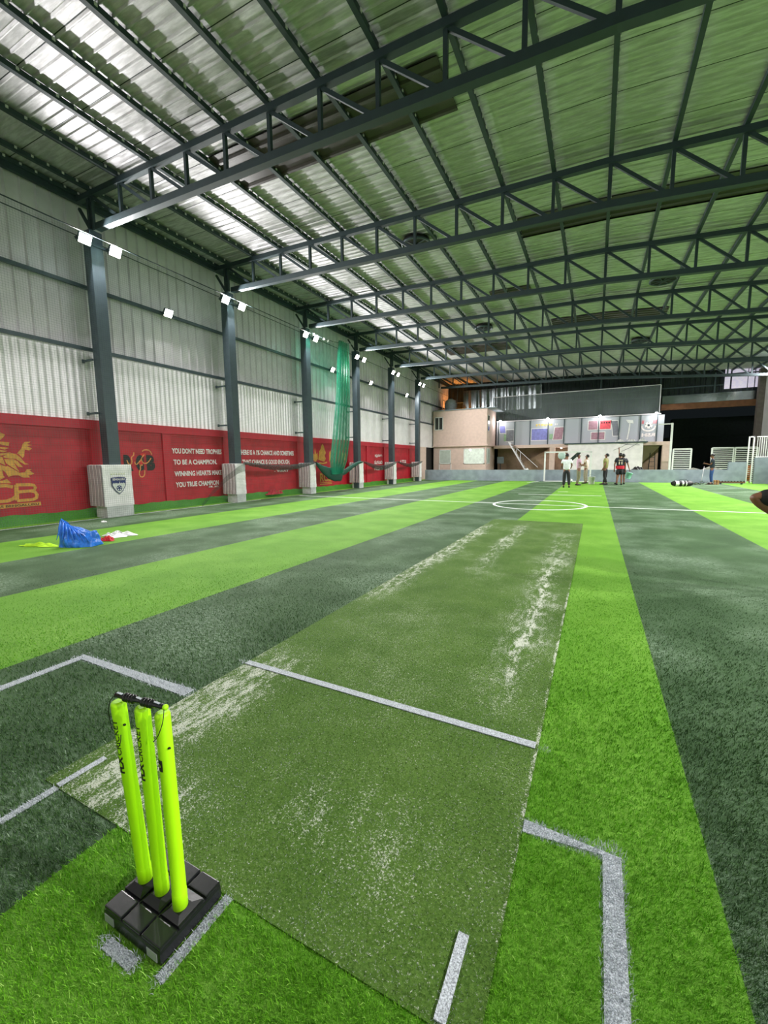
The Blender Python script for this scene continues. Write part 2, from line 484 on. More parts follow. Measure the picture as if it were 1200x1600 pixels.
# other walls: far, right and back (the last two close the hall)
b = MB(); vs = []; pr = corr(WX, RX, 0.30, 0.04)
def farsheet(x0, x1, z0, z1):
    p = [(max(x0, min(x1, x)), d) for x, d in pr if x0 - 0.3 <= x <= x1 + 0.3]
    vs = []
    for x, d in p: vs += [(x, FY - d, z0), (x, FY - d, z1)]
    b.add(vs, [(2 * i, 2 * i + 1, 2 * i + 3, 2 * i + 2) for i in range(len(p) - 1)])
farsheet(WX, 4.1, 0, 8.6); farsheet(4.1, RX, 5.4, 8.6)
wf = struct('wall_far', b, M['darkmetal'])
for z in (6.05, 6.6, 8.3):
    MB().beam((WX, FY - 0.1, z + 0.03), (RX, FY - 0.1, z - 0.08), 0.06, 0.08).build('girt', M['steel'], wf)
for x in (-8.0, -4.3, 0.1, 4.0, 7.2):
    MB().beam((x, FY - 0.14, 5.4 if x > 4.1 else 2.6), (x, FY - 0.14, ztop(x)), 0.09, 0.09).build('post', M['steel'], wf)
b = MB().box(RX, BY, 0, RX + 0.2, FY, 8.4)
struct('wall_right', b, M['sheet'])
struct('wall_back', MB().box(WX, BY - 0.2, 0, RX, BY, 8.6), M['sheet'])
# crinkled foil hung on the far wall (left patch and the strip over the opening)
def foil(name, x0, x1, z0, z1, y, label, amp=0.05, seed=1, kx=6.0):
    rr = random.Random(seed); ph = [rr.uniform(0, 6) for _ in range(6)]
    def fn(u, v):
        x = x0 + (x1 - x0) * u; z = z0 + (z1 - z0) * v
        d = amp * (math.sin(x * kx + ph[0] + 0.5 * math.sin(z * 0.9)) + 0.5 * math.sin(x * kx * 2.3 + ph[1] + z * 0.3) + 0.25 * math.sin(z * 2 + ph[2] + x))
        return (x, y + d, z)
    o = MB().grid(fn, 120, 30).build(name, M['foil'])
    tag(o, label, 'foil sheet'); return o
foil('foil_sheet', -10.75, -4.2, 5.7, 7.6, FY - 0.24, 'crinkled silver foil sheet on the dark far wall above the peach cabin', 0.03, 3)
foil('foil_sheet', 4.15, 9.6, 5.42, 5.98, FY - 0.24, 'long rippled foil strip above the dark opening at the far right', 0.025, 5, 1.6)
o = MB().box(4.1, FY - 0.3, 4.98, RX, FY - 0.05, 5.40).build('lintel_beam', M['wood'])
tag(o, 'brown timber lintel beam over the dark opening at the far right', 'beam')
# pale glowing sheets added in place of a lamp reflection on the far wall
pale = mat('glowing_glare_sheet', (214, 206, 222), 0.3, 0, 0.06, emit=(200, 190, 215), es=0.5)
wn = empty('glare_patch', None, None); wn['kind'] = 'structure'
for x0, x1, z1 in [(7.72, 8.02, 8.0), (8.12, 8.95, 8.0), (9.0, 9.32, 8.0), (9.38, 9.62, 8.0)]:
    MB().box(x0, FY - 0.16, 6.22, x1, FY - 0.12, z1).build('glare_sheet', pale, wn)
for z in (7.2,): MB().beam((7.6, FY - 0.2, z), (RX, FY - 0.2, z), 0.05, 0.08).build('glare_sheet_bar', M['steel'], wn)

# ------------------------------------------------------------------ the pitch mat and lines
px0, px1, py0, py1 = -2.135, -0.188, 0.83, 10.12
b = MB().box(px0, py0, 0.0, px1, py1, 0.006)
pitch = b.build('pitch_mat', M['pitch'])
tag(pitch, 'long olive green turf pitch strip dusted with white sand, beside the bright stripe', 'turf mat')
LINES = []   # (poly points, width) kept for the pile
def line(name, pts, w, parent, z=0.008):
    o = MB().stroke(pts, w - (0.014 if w > 0.04 and pts[0][1] < 9 else 0.0), lambda u, v, t: (u, v, z + t), 0.004).build(name, M['line'] if pts[0][1] < 9 and pts[0][0] > -9 else M['farline'], parent)
    LINES.append((pts, w)); return o
line('popping_crease', [(-2.13, 2.045), (-0.20, 2.02)], 0.062, pitch)
line('guard_line', [(-0.285, 0.84), (-0.285, 1.06)], 0.045, pitch)
line('guard_line', [(-2.035, 0.835), (-2.03, 1.03)], 0.03, pitch)
line('painted_line', [(-3.30, 0.3), (-3.29, 1.585), (-2.17, 1.60)], 0.09, fl, 0.001)
line('painted_line', [(-0.185, 1.53), (0.115, 1.535), (0.11, 0.3)], 0.075, fl, 0.001)
line('painted_line', [(-2.035, 0.62), (-2.035, 0.835)], 0.035, fl, 0.001)
line('painted_line', [(-1.22, 0.575), (-1.095, 0.575)], 0.045, fl, 0.001)
line('painted_line', [(-0.998, 0.585), (-0.998, 0.835)], 0.032, fl, 0.001)
line('painted_line', [(WX + 0.9, 14.28), (RX - 0.3, 13.80)], 0.07, fl, 0.001)
cc = (-1.57, 14.05)
line('painted_line', [(cc[0] + 1.38 * math.cos(a * math.pi / 24), cc[1] + 1.5 * math.sin(a * math.pi / 24)) for a in range(49)], 0.08, fl, 0.0015)
line('painted_line', [(-2.87, 18.31), (0.27, 18.40)], 0.07, fl, 0.001)
line('painted_line', [(-1.45, 20.2), (-1.06, 20.35)], 0.07, fl, 0.001)
line('painted_line', [(-3.9, 28.2), (-3.4, 30.0)], 0.07, fl, 0.001)
line('painted_line', [(-11.55, 2.0), (-11.55, 12.2)], 0.03, fl, 0.001)

# ------------------------------------------------------------------ turf pile near the camera
def near_line(x, y):
    hit = np.zeros(len(x), bool); jit = np.random.RandomState(8).normal(0, 0.004, len(x))
    for pts, w in LINES:
        for (ax, ay), (bx, by) in zip(pts[:-1], pts[1:]):
            if min(ay, by) > 9: continue
            dx, dy = bx - ax, by - ay; L2 = dx * dx + dy * dy
            t = np.clip(((x - ax) * dx + (y - ay) * dy) / L2, -0.02, 1.02)
            d = np.hypot(x - ax - t * dx, y - ay - t * dy)
            hit |= d < w / 2 + jit
    return hit
def pile():
    rs = np.random.RandomState(3)
    N = 460000
    # blades thin out with distance from the spot where one stands; radius density ~ 1/r
    r = 0.35 * np.exp(rs.rand(N) * math.log(7.5 / 0.35))
    keep = rs.rand(N) < np.minimum(1, r / 1.4) * np.clip((7.5 - r) / 3.5, 0, 1)
    th = rs.uniform(-1.45, 0.75, N)          # wide fan around the hall axis
    r, th = r[keep], th[keep]
    x = r * np.sin(th); y = r * np.cos(th)
    ok = (y > 0.2) & (x > WX + 0.3) & (x < RX - 0.3) & ~((x > -1.285) & (x < -1.015) & (y > 0.603) & (y < 0.822))
    x, y, r = x[ok], y[ok], r[ok]; n = len(x)
    onmat = (x > px0) & (x < px1) & (y > py0) & (y < py1)
    f = np.mod((x + 1.6 + 40.3) / 4.03, 1.0) < 0.5012
    wht = near_line(x, y)
    mi = np.where(onmat, 2, np.where(f, 0, 1))
    g = rs.rand(64, 64)
    def vn(sc):
        gx, gy = np.mod(x * sc, 63), np.mod(y * sc, 63); ix, iy = gx.astype(int), gy.astype(int); fx, fy = gx - ix, gy - iy
        return (g[ix, iy] * (1 - fx) + g[ix + 1, iy] * fx) * (1 - fy) + (g[ix, iy + 1] * (1 - fx) + g[ix + 1, iy + 1] * fx) * fy
    sand = np.clip((0.55 * vn(3) + 0.45 * vn(11)) * 0.55 - 0.10, 0, 1)
    sand += 0.35 * np.exp(-((x + 1.75) / 0.3) ** 2 - ((y - 1.0) / 0.2) ** 2) + 0.25 * np.exp(-((x + 0.45 + 0.03 * np.sin(3 * y)) / 0.07) ** 2) * (y > 1.9) + 0.25 * np.exp(-((x + 1.95) / 0.15) ** 2) * (y > 1.2)
    mi = np.where(~onmat & (rs.rand(n) < 0.04 + 0.22 * np.clip(vn(1.3) - 0.35, 0, 1)), mi + 4, mi); mi = np.where(mi == 4, 5, np.where(mi == 5, 4, mi))
    mi = np.where(onmat & (rs.rand(n) < sand), 3, mi); mi = np.where(wht, 3, mi)
    drop = onmat & (rs.rand(n) < 0.45); sel = ~drop
    x, y, r, mi, onmat, wht = x[sel], y[sel], r[sel], mi[sel], onmat[sel], wht[sel]; n = len(x)
    h = np.where(onmat, rs.uniform(0.003, 0.008, n), rs.uniform(0.010, 0.028, n))
    h = h * np.clip(1.25 - r * 0.14, 0.3, 1)
    w = np.where(onmat, 0.0016, 0.0019) * np.clip(r / 1.5, 0.8, 1.8)
    a = rs.uniform(0, 2 * math.pi, n); ln = rs.uniform(0.1, 0.75, n) * h
    # the nap leans mostly one way
    lx = np.cos(a) * ln + 0.15 * h; ly = np.sin(a) * ln - 0.30 * h
    b2 = rs.uniform(0, 2 * math.pi, n); wx, wy = np.cos(b2) * w / 2, np.sin(b2) * w / 2
    z0 = np.where(onmat, 0.006, 0.0)
    V = np.empty((n, 5, 3), np.float32)
    V[:, 0] = np.stack([x - wx, y - wy, z0], 1); V[:, 1] = np.stack([x + wx, y + wy, z0], 1)
    V[:, 2] = np.stack([x + lx * .4 + wx * .8, y + ly * .4 + wy * .8, z0 + h * .6], 1)
    V[:, 3] = np.stack([x + lx * .4 - wx * .8, y + ly * .4 - wy * .8, z0 + h * .6], 1)
    V[:, 4] = np.stack([x + lx, y + ly, z0 + h], 1)
    me = bpy.data.meshes.new('turf_pile')
    me.vertices.add(n * 5); me.vertices.foreach_set('co', V.ravel())
    i = (np.arange(n) * 5)[:, None]
    q = i + np.array([0, 1, 2, 3]); t = i + np.array([3, 2, 4])
    loops = np.concatenate([q, t], 1).ravel()
    me.loops.add(len(loops)); me.loops.foreach_set('vertex_index', loops.astype(np.int32))
    st = (np.arange(n) * 7)[:, None] + np.array([0, 4])
    me.polygons.add(n * 2); me.polygons.foreach_set('loop_start', st.ravel().astype(np.int32))
    me.polygons.foreach_set('material_index', np.repeat(mi, 2).astype(np.int32))
    for k in ('p_bright', 'p_dark', 'p_mat', 'p_white', 'p_paledark', 'p_palebright'): me.materials.append(M[k])
    me.update(); me.validate()
    o = bpy.data.objects.new('turf_pile', me); C.objects.link(o)
    tag(o, 'short artificial grass blades covering the near part of the floor', 'artificial grass', kind='stuff')
pile()

# ------------------------------------------------------------------ roof steel
NX = [-11.52 + 1.152 * k for k in range(0, 19)]; NX = [x for x in NX if x < RX - 0.2]
def truss(y, idx, name_where):
    root = empty('roof_truss', name_where, 'roof truss', (0, y, 0))
    def seg(p, q, w, h, nm): MB().beam(p, q, w, h).build(nm, M['truss'], root)
    b = MB().beam((WX + 0.05, 0, ztop(WX)), (0, 0, ztop(0)), 0.13, 0.13).beam((0, 0, ztop(0)), (RX - 0.02, 0, ztop(RX)), 0.13, 0.13)
    b.build('top_chord', M['truss'], root)
    b = MB().beam((-11.35, 0, zbot(-11.35)), (0, 0, zbot(0)), 0.15, 0.15).beam((0, 0, zbot(0)), (RX - 0.02, 0, zbot(RX)), 0.15, 0.15)
    b.build('bottom_chord', M['truss'], root)
    for i, x in enumerate(NX):
        seg((x, 0, zbot(x)), (x, 0, ztop(x)), 0.07, 0.07, 'vertical_strut')
        if i < len(NX) - 1:
            x2 = NX[i + 1] - 0.12
            seg((x + 0.05, 0, ztop(x) - 0.06), (x2, 0, zbot(x2) + 0.06), 0.055, 0.07, 'diagonal_strut')
    return root
TY = COLY + [32.75]
for i, y in enumerate(TY):
    w = ['nearest', 'second', 'third', 'fourth', 'fifth', 'sixth', 'farthest'][i]
    truss(y, i, 'dark steel lattice roof truss spanning the hall, %s one%s' % (w, ' to the camera' if i == 0 else (' from the camera' if i < 6 else ' before the far wall')))
for i, x in enumerate(NX + [-12.05]):
    z = ztop(x) + 0.115
    o = MB().beam((x, BY, z), (x, FY - 0.1, z), 0.085, 0.098).build('roof_purlin', M['truss'])
    b = MB(); y = BY + 0.2
    k = 'long dark steel purlin under the roof sheets, ' + ('running along the left wall' if x < -12 else ORD[i] + ' one out from the left wall purlin')
    tag(o, k, 'purlin', 'purlins running the length of the roof')
    while y < FY - 0.2:
        b.box(x + 0.037, y, z - 0.005, x + 0.056, y + 0.045, z + 0.045); y += 0.30  # glints at the rib valleys, shaped as small pale blocks
    b.build('glint_row', M['sheet'], o)
    bpy.data.objects[o.children[0].name]['kind'] = 'stuff'

# skylight sheets and ventilators in the roof
def skylight(x0, x1, y0, y1, label):
    b = MB(); p = corr(y0, y1, 0.30, 0.03)
    xx = [x0] + ([0] if x0 < 0 < x1 else []) + [x1]
    for a, c in zip(xx[:-1], xx[1:]):
        vs = []
        for y, d in p: vs += [(a, y, ztop(a) + 0.145 - d), (c, y, ztop(c) + 0.145 - d), (c, y, ztop(c) + 0.163), (a, y, ztop(a) + 0.163)]
        n = len(p)
        b.add(vs, [(4 * i, 4 * i + 4, 4 * i + 5, 4 * i + 1) for i in range(n - 1)] + [(4 * i + 3, 4 * i + 2, 4 * i + 6, 4 * i + 7) for i in range(n - 1)] +
              [(4 * i + 1, 4 * i + 5, 4 * i + 6, 4 * i + 2) for i in range(n - 1)] + [(4 * i, 4 * i + 3, 4 * i + 7, 4 * i + 4) for i in range(n - 1)])
    tag(b.build('skylight_sheet', M['skylight']), label, 'skylight')
skylight(-8.1, -2.65, 7.3, 8.5, 'dark ribbed skylight sheet just beyond the nearest roof truss')
skylight(-2.25, 4.9, 12.75, 13.8, 'dark ribbed skylight sheet beyond the second truss, at the right of the roof')
skylight(-4.1, -2.55, 17.5, 18.3, 'small dark skylight sheet near the middle of the roof')
skylight(-2.2, 2.5, 22.1, 23.3, 'dark skylight sheet beyond the fourth truss, right of the roof middle')
skylight(-8.6, -4.85, 25.2, 26.6, 'dark skylight sheet far back over the left half of the hall')
def vent(x, y, label):
    z = ztop(x) + 0.06
    root = empty('roof_ventilator', label, 'roof vent', (x, y, z))
    b = MB().tube([(0, 0, -0.02), (0, 0, 0.1)], 0.40, 24); b.build('throat', M['black'], root)
    pts = [(0.42 * math.cos(a * math.pi / 12), 0.42 * math.sin(a * math.pi / 12), -0.02) for a in range(25)]
    MB().tube(pts, 0.035, 8).build('rim', M['steel'], root)
    b = MB()
    for k in range(8):
        a = k * math.pi / 4
        b.beam((0.05 * math.cos(a), 0.05 * math.sin(a), -0.05), (0.38 * math.cos(a + 0.3), 0.38 * math.sin(a + 0.3), -0.04), 0.05, 0.01)
    b.tube([(0, 0, -0.07), (0, 0, -0.02)], 0.06, 12)
    b.build('vane_rotor', M['truss'], root)
vent(-5.2, 12.6, 'round black roof ventilator beyond the second truss, left of centre')
vent(1.87, 18.6, 'round black roof ventilator beyond the third truss, at the right')
vent(-5.3, 21.7, 'small round black roof ventilator beyond the fourth truss, left of centre')
vent(1.83, 27.2, 'farthest dark roof ventilator, right of centre near the sixth truss')

# ------------------------------------------------------------------ columns, pads, floodlights
CN = ['nearest', 'second nearest', 'third nearest', 'fourth nearest', 'fifth nearest', 'farthest']
BES = ['beside the black painted letters', 'between the two white quotes', 'left of the hanging net', 'right of the hanging net', 'by the short white lettering', 'next to the peach cabin']
for i, y in enumerate(COLY):
    root = empty('steel_column', 'dark grey steel column on the left wall, %s, %s' % (CN[i], BES[i]), 'column', (-11.62, y, 0))
    MB().box(-0.15, -0.15, 0.0, 0.15, 0.15, 7.22).build('post', M['steel'], root)
    MB().box(-0.05, -0.05, 7.22, 0.03, 0.03, 8.0).build('top_post', M['truss'], root)
    MB().beam((-0.45, 0, 7.9), (0.0, 0, 7.25), 0.06, 0.06).build('brace', M['truss'], root)
    MB().beam((0.17, -0.5, 6.86), (0.17, 0.5, 6.86), 0.05, 0.05).build('lamp_arm', M['steel'], root)
    for z in (4.1, 2.75):
        MB().beam((-0.55, -0.2, z), (-0.1, -0.2, z), 0.04, 0.05).beam((-0.52, -0.2, z - 0.04), (-0.52, -0.2, z + 0.05), 0.05, 0.05).build('side_bracket', M['steel'], root)
# padded guards round the column feet
PADY = [(6.36, 7.13), (10.85, 11.33), (15.2, 15.65), (19.6, 20.05), (23.9, 24.33), (28.25, 28.68)]
for i, (y0, y1) in enumerate(PADY):
    fx = -11.40
    root = empty('column_guard', 'white padded guard round the foot of the %s column%s' % (CN[i], ', with a blue shield crest' if i == 0 else ', ' + BES[i]), 'column guard', (fx, (y0 + y1) / 2, 0),
                 group='padded guards round the column feet')
    hw = (y1 - y0) / 2
    ny = 14
    def front(u, v, hw=hw):
        y = -hw + 2 * hw * u; z = 0.30 + 1.10 * v
        return (0.012 * math.sin(9 * u + 3 * v) + 0.006 * math.sin(23 * v), y, z)
    b = MB().grid(front, 12, 12)
    b.rbox(-0.62, -hw, 0.30, -0.01, hw, 1.40, 0.02)
    b.build('pad_cover', M['pad'], root)
    # crumpled side face of the padding
    def side(u, v, hw=hw):
        x = -0.02 - 0.60 * u; z = 0.31 + 1.08 * v
        return (x, -hw - 0.012 - 0.018 * math.sin(26 * u + 1.5 * math.sin(3 * v)), z)
    MB().grid(side, 30, 8).build('pad_side', M['padside'], root)
    MB().rbox(-0.5, -hw + 0.05, 0.0, -0.015, hw - 0.01, 0.32, 0.01).build('plinth', M['concrete'], root)
    if i == 0:
        fn = lambda u, v, w: (0.022 + w, u, v)
        cr = MB().prism([(-0.20, 1.03), (-0.17, 1.06), (0.0, 1.075), (0.17, 1.06), (0.20, 1.03), (0.185, 0.96), (0.185, 0.85), (0.10, 0.70), (0.0, 0.61), (-0.10, 0.70), (-0.185, 0.85), (-0.185, 0.96)], fn, 0.003).build('crest', M['navy'], root)
        MB().prism([(-0.165, 0.90), (0.165, 0.90), (0.165, 0.85), (0.09, 0.715), (0.0, 0.635), (-0.09, 0.715), (-0.165, 0.85)], lambda u, v, w: (0.026 + w, u, v), 0.002).build('crest_field', M['white'], cr)
        text('crest_lettering', 'BENGALURU', lambda u, v, w: (0.026 + w, u, v), -0.16, 0.985, 0.32, 0.055, M['textwhite'], cr, 0.02)
        MB().prism([(0.075 * math.cos(a * math.pi / 8), 0.775 + 0.075 * math.sin(a * math.pi / 8)) for a in range(16)], lambda u, v, w: (0.029 + w, u, v), 0.002).build('crest_ball', M['navy'], cr)
        b = MB()
        for k in range(5):
            a = math.pi / 2 + k * 2 * math.pi / 5
            b.prism([(0.045 * math.cos(a) + 0.016 * math.cos(a + q * 1.257 + .6), 0.775 + 0.045 * math.sin(a) + 0.016 * math.sin(a + q * 1.257 + .6)) for q in range(5)], lambda u, v, w: (0.031 + w, u, v), 0.002)
        b.build('crest_ball_panels', M['white'], cr)
        b = MB()
        for k, (u, h_) in enumerate([(-0.14, .02), (-0.10, .03), (-.06, .02), (0.02, .06), (0.07, .025), (0.12, .03)]):
            b.prism([(u - 0.012, 0.90), (u + 0.012, 0.90), (u, 0.90 + h_)], lambda a, v, w: (0.027 + w, a, v), 0.002)
        b.build('crest_skyline', M['white'], cr)
        text('pad_print', '- - - - - -', fn, -0.19, 1.14, 0.36, 0.02, mat('faded_yellow_print', (196, 200, 120), 0.6), root, 0.02)

def floodlight(loc, rz, tilt, power, label, group, size=(0.30, 0.24), spread=172, col=(1.0, 0.98, 0.96)):
    """housing faces local +X, tilted down"""
    root = empty('floodlight', label, 'floodlight', loc, rz, group)
    w, h = size
    T = Matrix.Rotation(tilt, 4, 'Y')
    def P(x, y, z): return tuple(T @ Vector((x, y, z)))
    def bx(x0, y0, z0, x1, y1, z1):
        m = MB().box(x0, y0, z0, x1, y1, z1); m.v = [P(*v) for v in m.v]; return m
    b = bx(-0.05, -w / 2, -h / 2, 0.0, w / 2, h / 2)
    for k in range(7):
        yy = -w / 2 + w * (k + 0.5) / 7
        m = bx(-0.09, yy - 0.005, -h / 2 + 0.02, -0.05, yy + 0.005, h / 2 - 0.02); b.add(m.v, m.f)
    b.build('housing', M['steel'], root)
    bx(0.0, -w / 2 + 0.015, -h / 2 + 0.015, 0.006, w / 2 - 0.015, h / 2 - 0.015).build('lens', M['lens'], root)
    b = MB()
    for sgn in (-1, 1): b.beam((0, sgn * (w / 2 + 0.012), 0), (-0.14, sgn * (w / 2 + 0.012), 0.02), 0.006, 0.03)
    b.beam((-0.14, -w / 2 - 0.012, 0.02), (-0.14, w / 2 + 0.012, 0.02), 0.03, 0.006)
    b.build('bracket', M['steel'], root)
    L = bpy.data.lights.new('lamp', 'AREA'); L.shape = 'RECTANGLE'; L.size = w * 0.9; L.size_y = h * 0.9
    L.energy = power; L.color = col; L.spread = math.radians(spread)
    lo = bpy.data.objects.new('lamp', L); C.objects.link(lo); lo.parent = root
    d = (T @ Vector((1, 0, 0, 0))).to_3d()
    lo.location = T @ Vector((0.02, 0, 0)); lo.rotation_euler = d.to_track_quat('-Z', 'Y').to_euler()
    return root
for i, y in enumerate(COLY):
    floodlight((-11.30, y - 0.36, 6.84), 0, math.radians(30), FLOOD_W, 'lit floodlight at the top of the %s column, on its near side' % CN[i], 'floodlights on the columns')
    floodlight((-11.30, y + 0.36, 6.84), 0, math.radians(30), FLOOD_W, 'lit floodlight at the top of the %s column, on its far side' % CN[i], 'floodlights on the columns')
WP = [(9.0, 'between the nearest two columns'), (18.0, 'behind the hanging green net'), (22.0, 'between the fourth and fifth columns'), (27.2, 'just before the farthest column')]
for y, w in WP:
    floodlight((WX + 0.28, y, 6.0), 0, math.radians(30), WALLLAMP_W, 'lit floodlight on the upper wall rail, ' + w, 'floodlights on the wall rail', (0.28, 0.24))
# the same row of lamps on the opposite side of the hall (out of the picture) and one at the near end
for i, y in enumerate([-1.5, 2.4] + COLY + [32.6]):
    floodlight((RX - 0.35, y, 6.84), math.pi, math.radians(48), RIGHT_W[i], 'floodlight on the right side wall of the hall, %s from the near end' % ORD[i], 'floodlights on the right wall', spread=104)
for i, y in enumerate([-1.2, 2.4]):
    floodlight((-11.30, y, 6.84), 0, math.radians(35), NEAR_LEFT_W[i], 'floodlight on the left wall before the nearest column, %s from the near end' % ORD[i], 'floodlights on the left wall outside the picture')
def cornerlight():
    root = floodlight((-11.25, 35.9, 5.66), math.radians(100), math.radians(-50), 45, 'small orange lamp shining up the far left corner behind the peach cabin', None, (0.2, 0.16), col=(1.0, 0.33, 0.05))
    for ch in root.children:
        if ch.name.startswith('lens'): ch.data.materials[0] = M['orangelens']
cornerlight()

# ------------------------------------------------------------------ murals on the red wall
def wall_at(d): return on_left(WX + 0.002 + d)
P0 = wall_at(0)
LION = {'paw': [(4.93, 1.68), (5.03, 1.81), (5.06, 1.91), (5.11, 1.96), (5.23, 1.97), (5.19, 1.94), (5.14, 1.91), (5.25, 1.89), (5.14, 1.86), (5.24, 1.81), (5.18, 1.76), (5.09, 1.78), (5.07, 1.63), (5.03, 1.58), (4.96, 1.67)],
 'f1': [(4.67, 1.62), (4.82, 1.69), (4.91, 1.67), (4.99, 1.59), (5.07, 1.46), (5.14, 1.43), (5.06, 1.42), (4.98, 1.48), (4.9, 1.56), (4.79, 1.56), (4.67, 1.59)],
 'f2': [(4.68, 1.55), (4.86, 1.55), (4.93, 1.5), (5.02, 1.36), (4.93, 1.37), (4.85, 1.48), (4.89, 1.37), (4.94, 1.25), (4.8, 1.37), (4.71, 1.45)],
 'arm': [(4.35, 1.5), (4.59, 1.43), (4.7, 1.38), (4.72, 1.4), (4.94, 1.23), (5.04, 1.24), (5.09, 1.31), (5.19, 1.31), (5.14, 1.28), (5.23, 1.2), (5.15, 1.17), (5.1, 1.16), (5.15, 1.11), (5.01, 1.11), (4.91, 1.17), (4.81, 1.17), (4.72, 1.14), (4.68, 1.24), (4.62, 1.31), (4.63, 1.16), (4.66, 1.14), (4.56, 1.08), (4.31, 1.07)],
 'jaw': [(4.45, 1.96), (4.64, 1.95), (4.81, 1.94), (4.79, 1.85), (4.64, 1.89), (4.44, 1.89)], 'crown': [(4.47, 2.22), (4.66, 2.16), (4.68, 2.15), (4.75, 2.11), (4.71, 2.05), (4.65, 1.99), (4.45, 2.0)],
 's1': [(4.43, 1.85), (4.63, 1.83), (4.79, 1.81), (4.71, 1.77), (4.63, 1.79), (4.43, 1.8)], 's2': [(4.43, 1.77), (4.63, 1.76), (4.76, 1.74), (4.68, 1.71), (4.62, 1.72), (4.42, 1.74)], 's3': [(4.42, 1.71), (4.62, 1.68), (4.82, 1.71), (4.77, 1.66), (4.61, 1.63), (4.41, 1.62)],
 'body': [(4.36, 1.6), (4.61, 1.61), (4.65, 1.6), (4.69, 1.41), (4.6, 1.46), (4.36, 1.52)], 'tri': [(4.51, 1.0), (4.52, 1.06), (4.6, 1.06), (4.69, 1.09), (4.76, 0.99)],
 'back': [(4.47, 2.15), (4.30, 2.12), (4.15, 1.95), (4.10, 1.7), (4.05, 1.4), (4.1, 1.1), (4.3, 1.05), (4.38, 1.3), (4.40, 1.7)]}
b = MB()
for k, p in LION.items(): b.prism(p, P0, 0.004)
b.build('lion_mural', M['gold'], wl)['label'] = 'golden lion painted on the red wall'
b = MB()
b.stroke([(4.85, 0.95), (4.83, 0.58)], 0.085, P0, 0.004)
b.stroke([(4.84, 0.945), (5.10, 0.94), (5.19, 0.925), (5.22, 0.86), (5.18, 0.79), (4.88, 0.78)], 0.07, P0, 0.0045)
b.stroke([(5.12, 0.785), (5.20, 0.76), (5.24, 0.69), (5.22, 0.61), (5.14, 0.575), (4.83, 0.57)], 0.07, P0, 0.005)
b.stroke([(4.78, 0.9), (4.67, 0.94), (4.55, 0.94), (4.42, 0.9), (4.34, 0.78), (4.4, 0.64), (4.51, 0.58), (4.64, 0.58), (4.75, 0.62), (4.82, 0.68)], 0.075, P0, 0.0055)
b.stroke([(3.95, 0.57), (3.95, 0.94), (4.18, 0.94), (4.24, 0.85), (4.16, 0.76), (3.98, 0.75), (4.25, 0.57)], 0.075, P0, 0.004)
b.prism([(3.75, 0.50), (5.3, 0.51), (5.3, 0.42), (3.75, 0.41)], P0, 0.004)
lm = b.build('club_letters', M['gold'], wl)
text('strip_lettering', 'CHALLENGERS BENGALURU', wall_at(0.005), 3.8, 0.435, 1.46, 0.05, M['mural_black'], wl, 0.02)
# black letters with a looping gold line
for ch, u, w_ in (('R', 7.42, 0.27), ('C', 7.77, 0.25), ('B', 8.11, 0.27)):
    text('black_letter', ch, P0, u, 1.21, w_, 0.47, M['mural_black'], wl, 0.09)
K = [[(7.51, 1.53), (7.54, 1.44), (7.59, 1.40), (7.64, 1.42), (7.66, 1.49), (7.65, 1.57), (7.66, 1.62), (7.72, 1.67), (7.74, 1.76)],
     [(8.05, 1.7), (7.98, 1.62), (7.93, 1.53), (7.86, 1.46), (7.80, 1.40), (7.75, 1.42), (7.74, 1.48)],
     [(7.99, 1.79), (8.05, 1.83), (8.12, 1.84), (8.20, 1.83), (8.26, 1.78), (8.29, 1.70)],
     [(7.95, 1.58), (7.97, 1.47), (8.03, 1.43), (8.09, 1.43), (8.15, 1.46), (8.21, 1.52), (8.26, 1.59)],
     [(7.98, 1.38), (7.92, 1.38), (7.90, 1.33), (7.90, 1.26), (7.86, 1.19), (7.85, 1.11), (7.88, 1.04), (7.93, 1.02), (7.99, 1.05), (8.02, 1.12), (8.03, 1.22)]]
b = MB()
for k in K: b.stroke(k, 0.03, wall_at(0.006), 0.004)
b.build('gold_loop_line', M['goldline'], wl)
b = MB().prism([(7.93, 1.72), (8.12, 1.75), (8.10, 1.66), (7.96, 1.64)], P0, 0.003).prism([(7.86, 1.48), (7.98, 1.50), (7.96, 1.40), (7.87, 1.41)], wall_at(0.005), 0.003)
b.build('red_splash', mat('bright_red_paint', (214, 34, 30), 0.5), wl)
for s_, u, v, w_, h_ in (("YOU DON'T NEED TROPHIES", 8.99, 1.74, 2.00, 0.18), ('TO BE A CHAMPION.', 9.02, 1.38, 1.74, 0.17), ('WINNING HEARTS MAKE', 9.03, 1.00, 1.92, 0.17), ('YOU TRUE CHAMPION', 9.05, 0.64, 1.74, 0.17)):
    text('quote_lettering', s_, P0, u, v, w_, h_, M['textwhite'], wl, 0.035)
text('signature_lettering', 'MR. 360', P0, 10.35, 0.56, 0.42, 0.06, M['textwhite'], wl, 0.03)
for s_, u, v, w_, h_ in (('THERE IS A 1% CHANCE AND SOMETIMES', 11.82, 1.73, 3.26, 0.20), ('THAT CHANCE IS GOOD ENOUGH.', 11.98, 1.36, 2.82, 0.19), ('- KING KOHLI'[:2] + 'VIRAT', 13.75, 1.02, 0.95, 0.10)):
    text('quote_lettering', s_, P0, u, v, w_, h_, M['textwhite'], wl, 0.035)
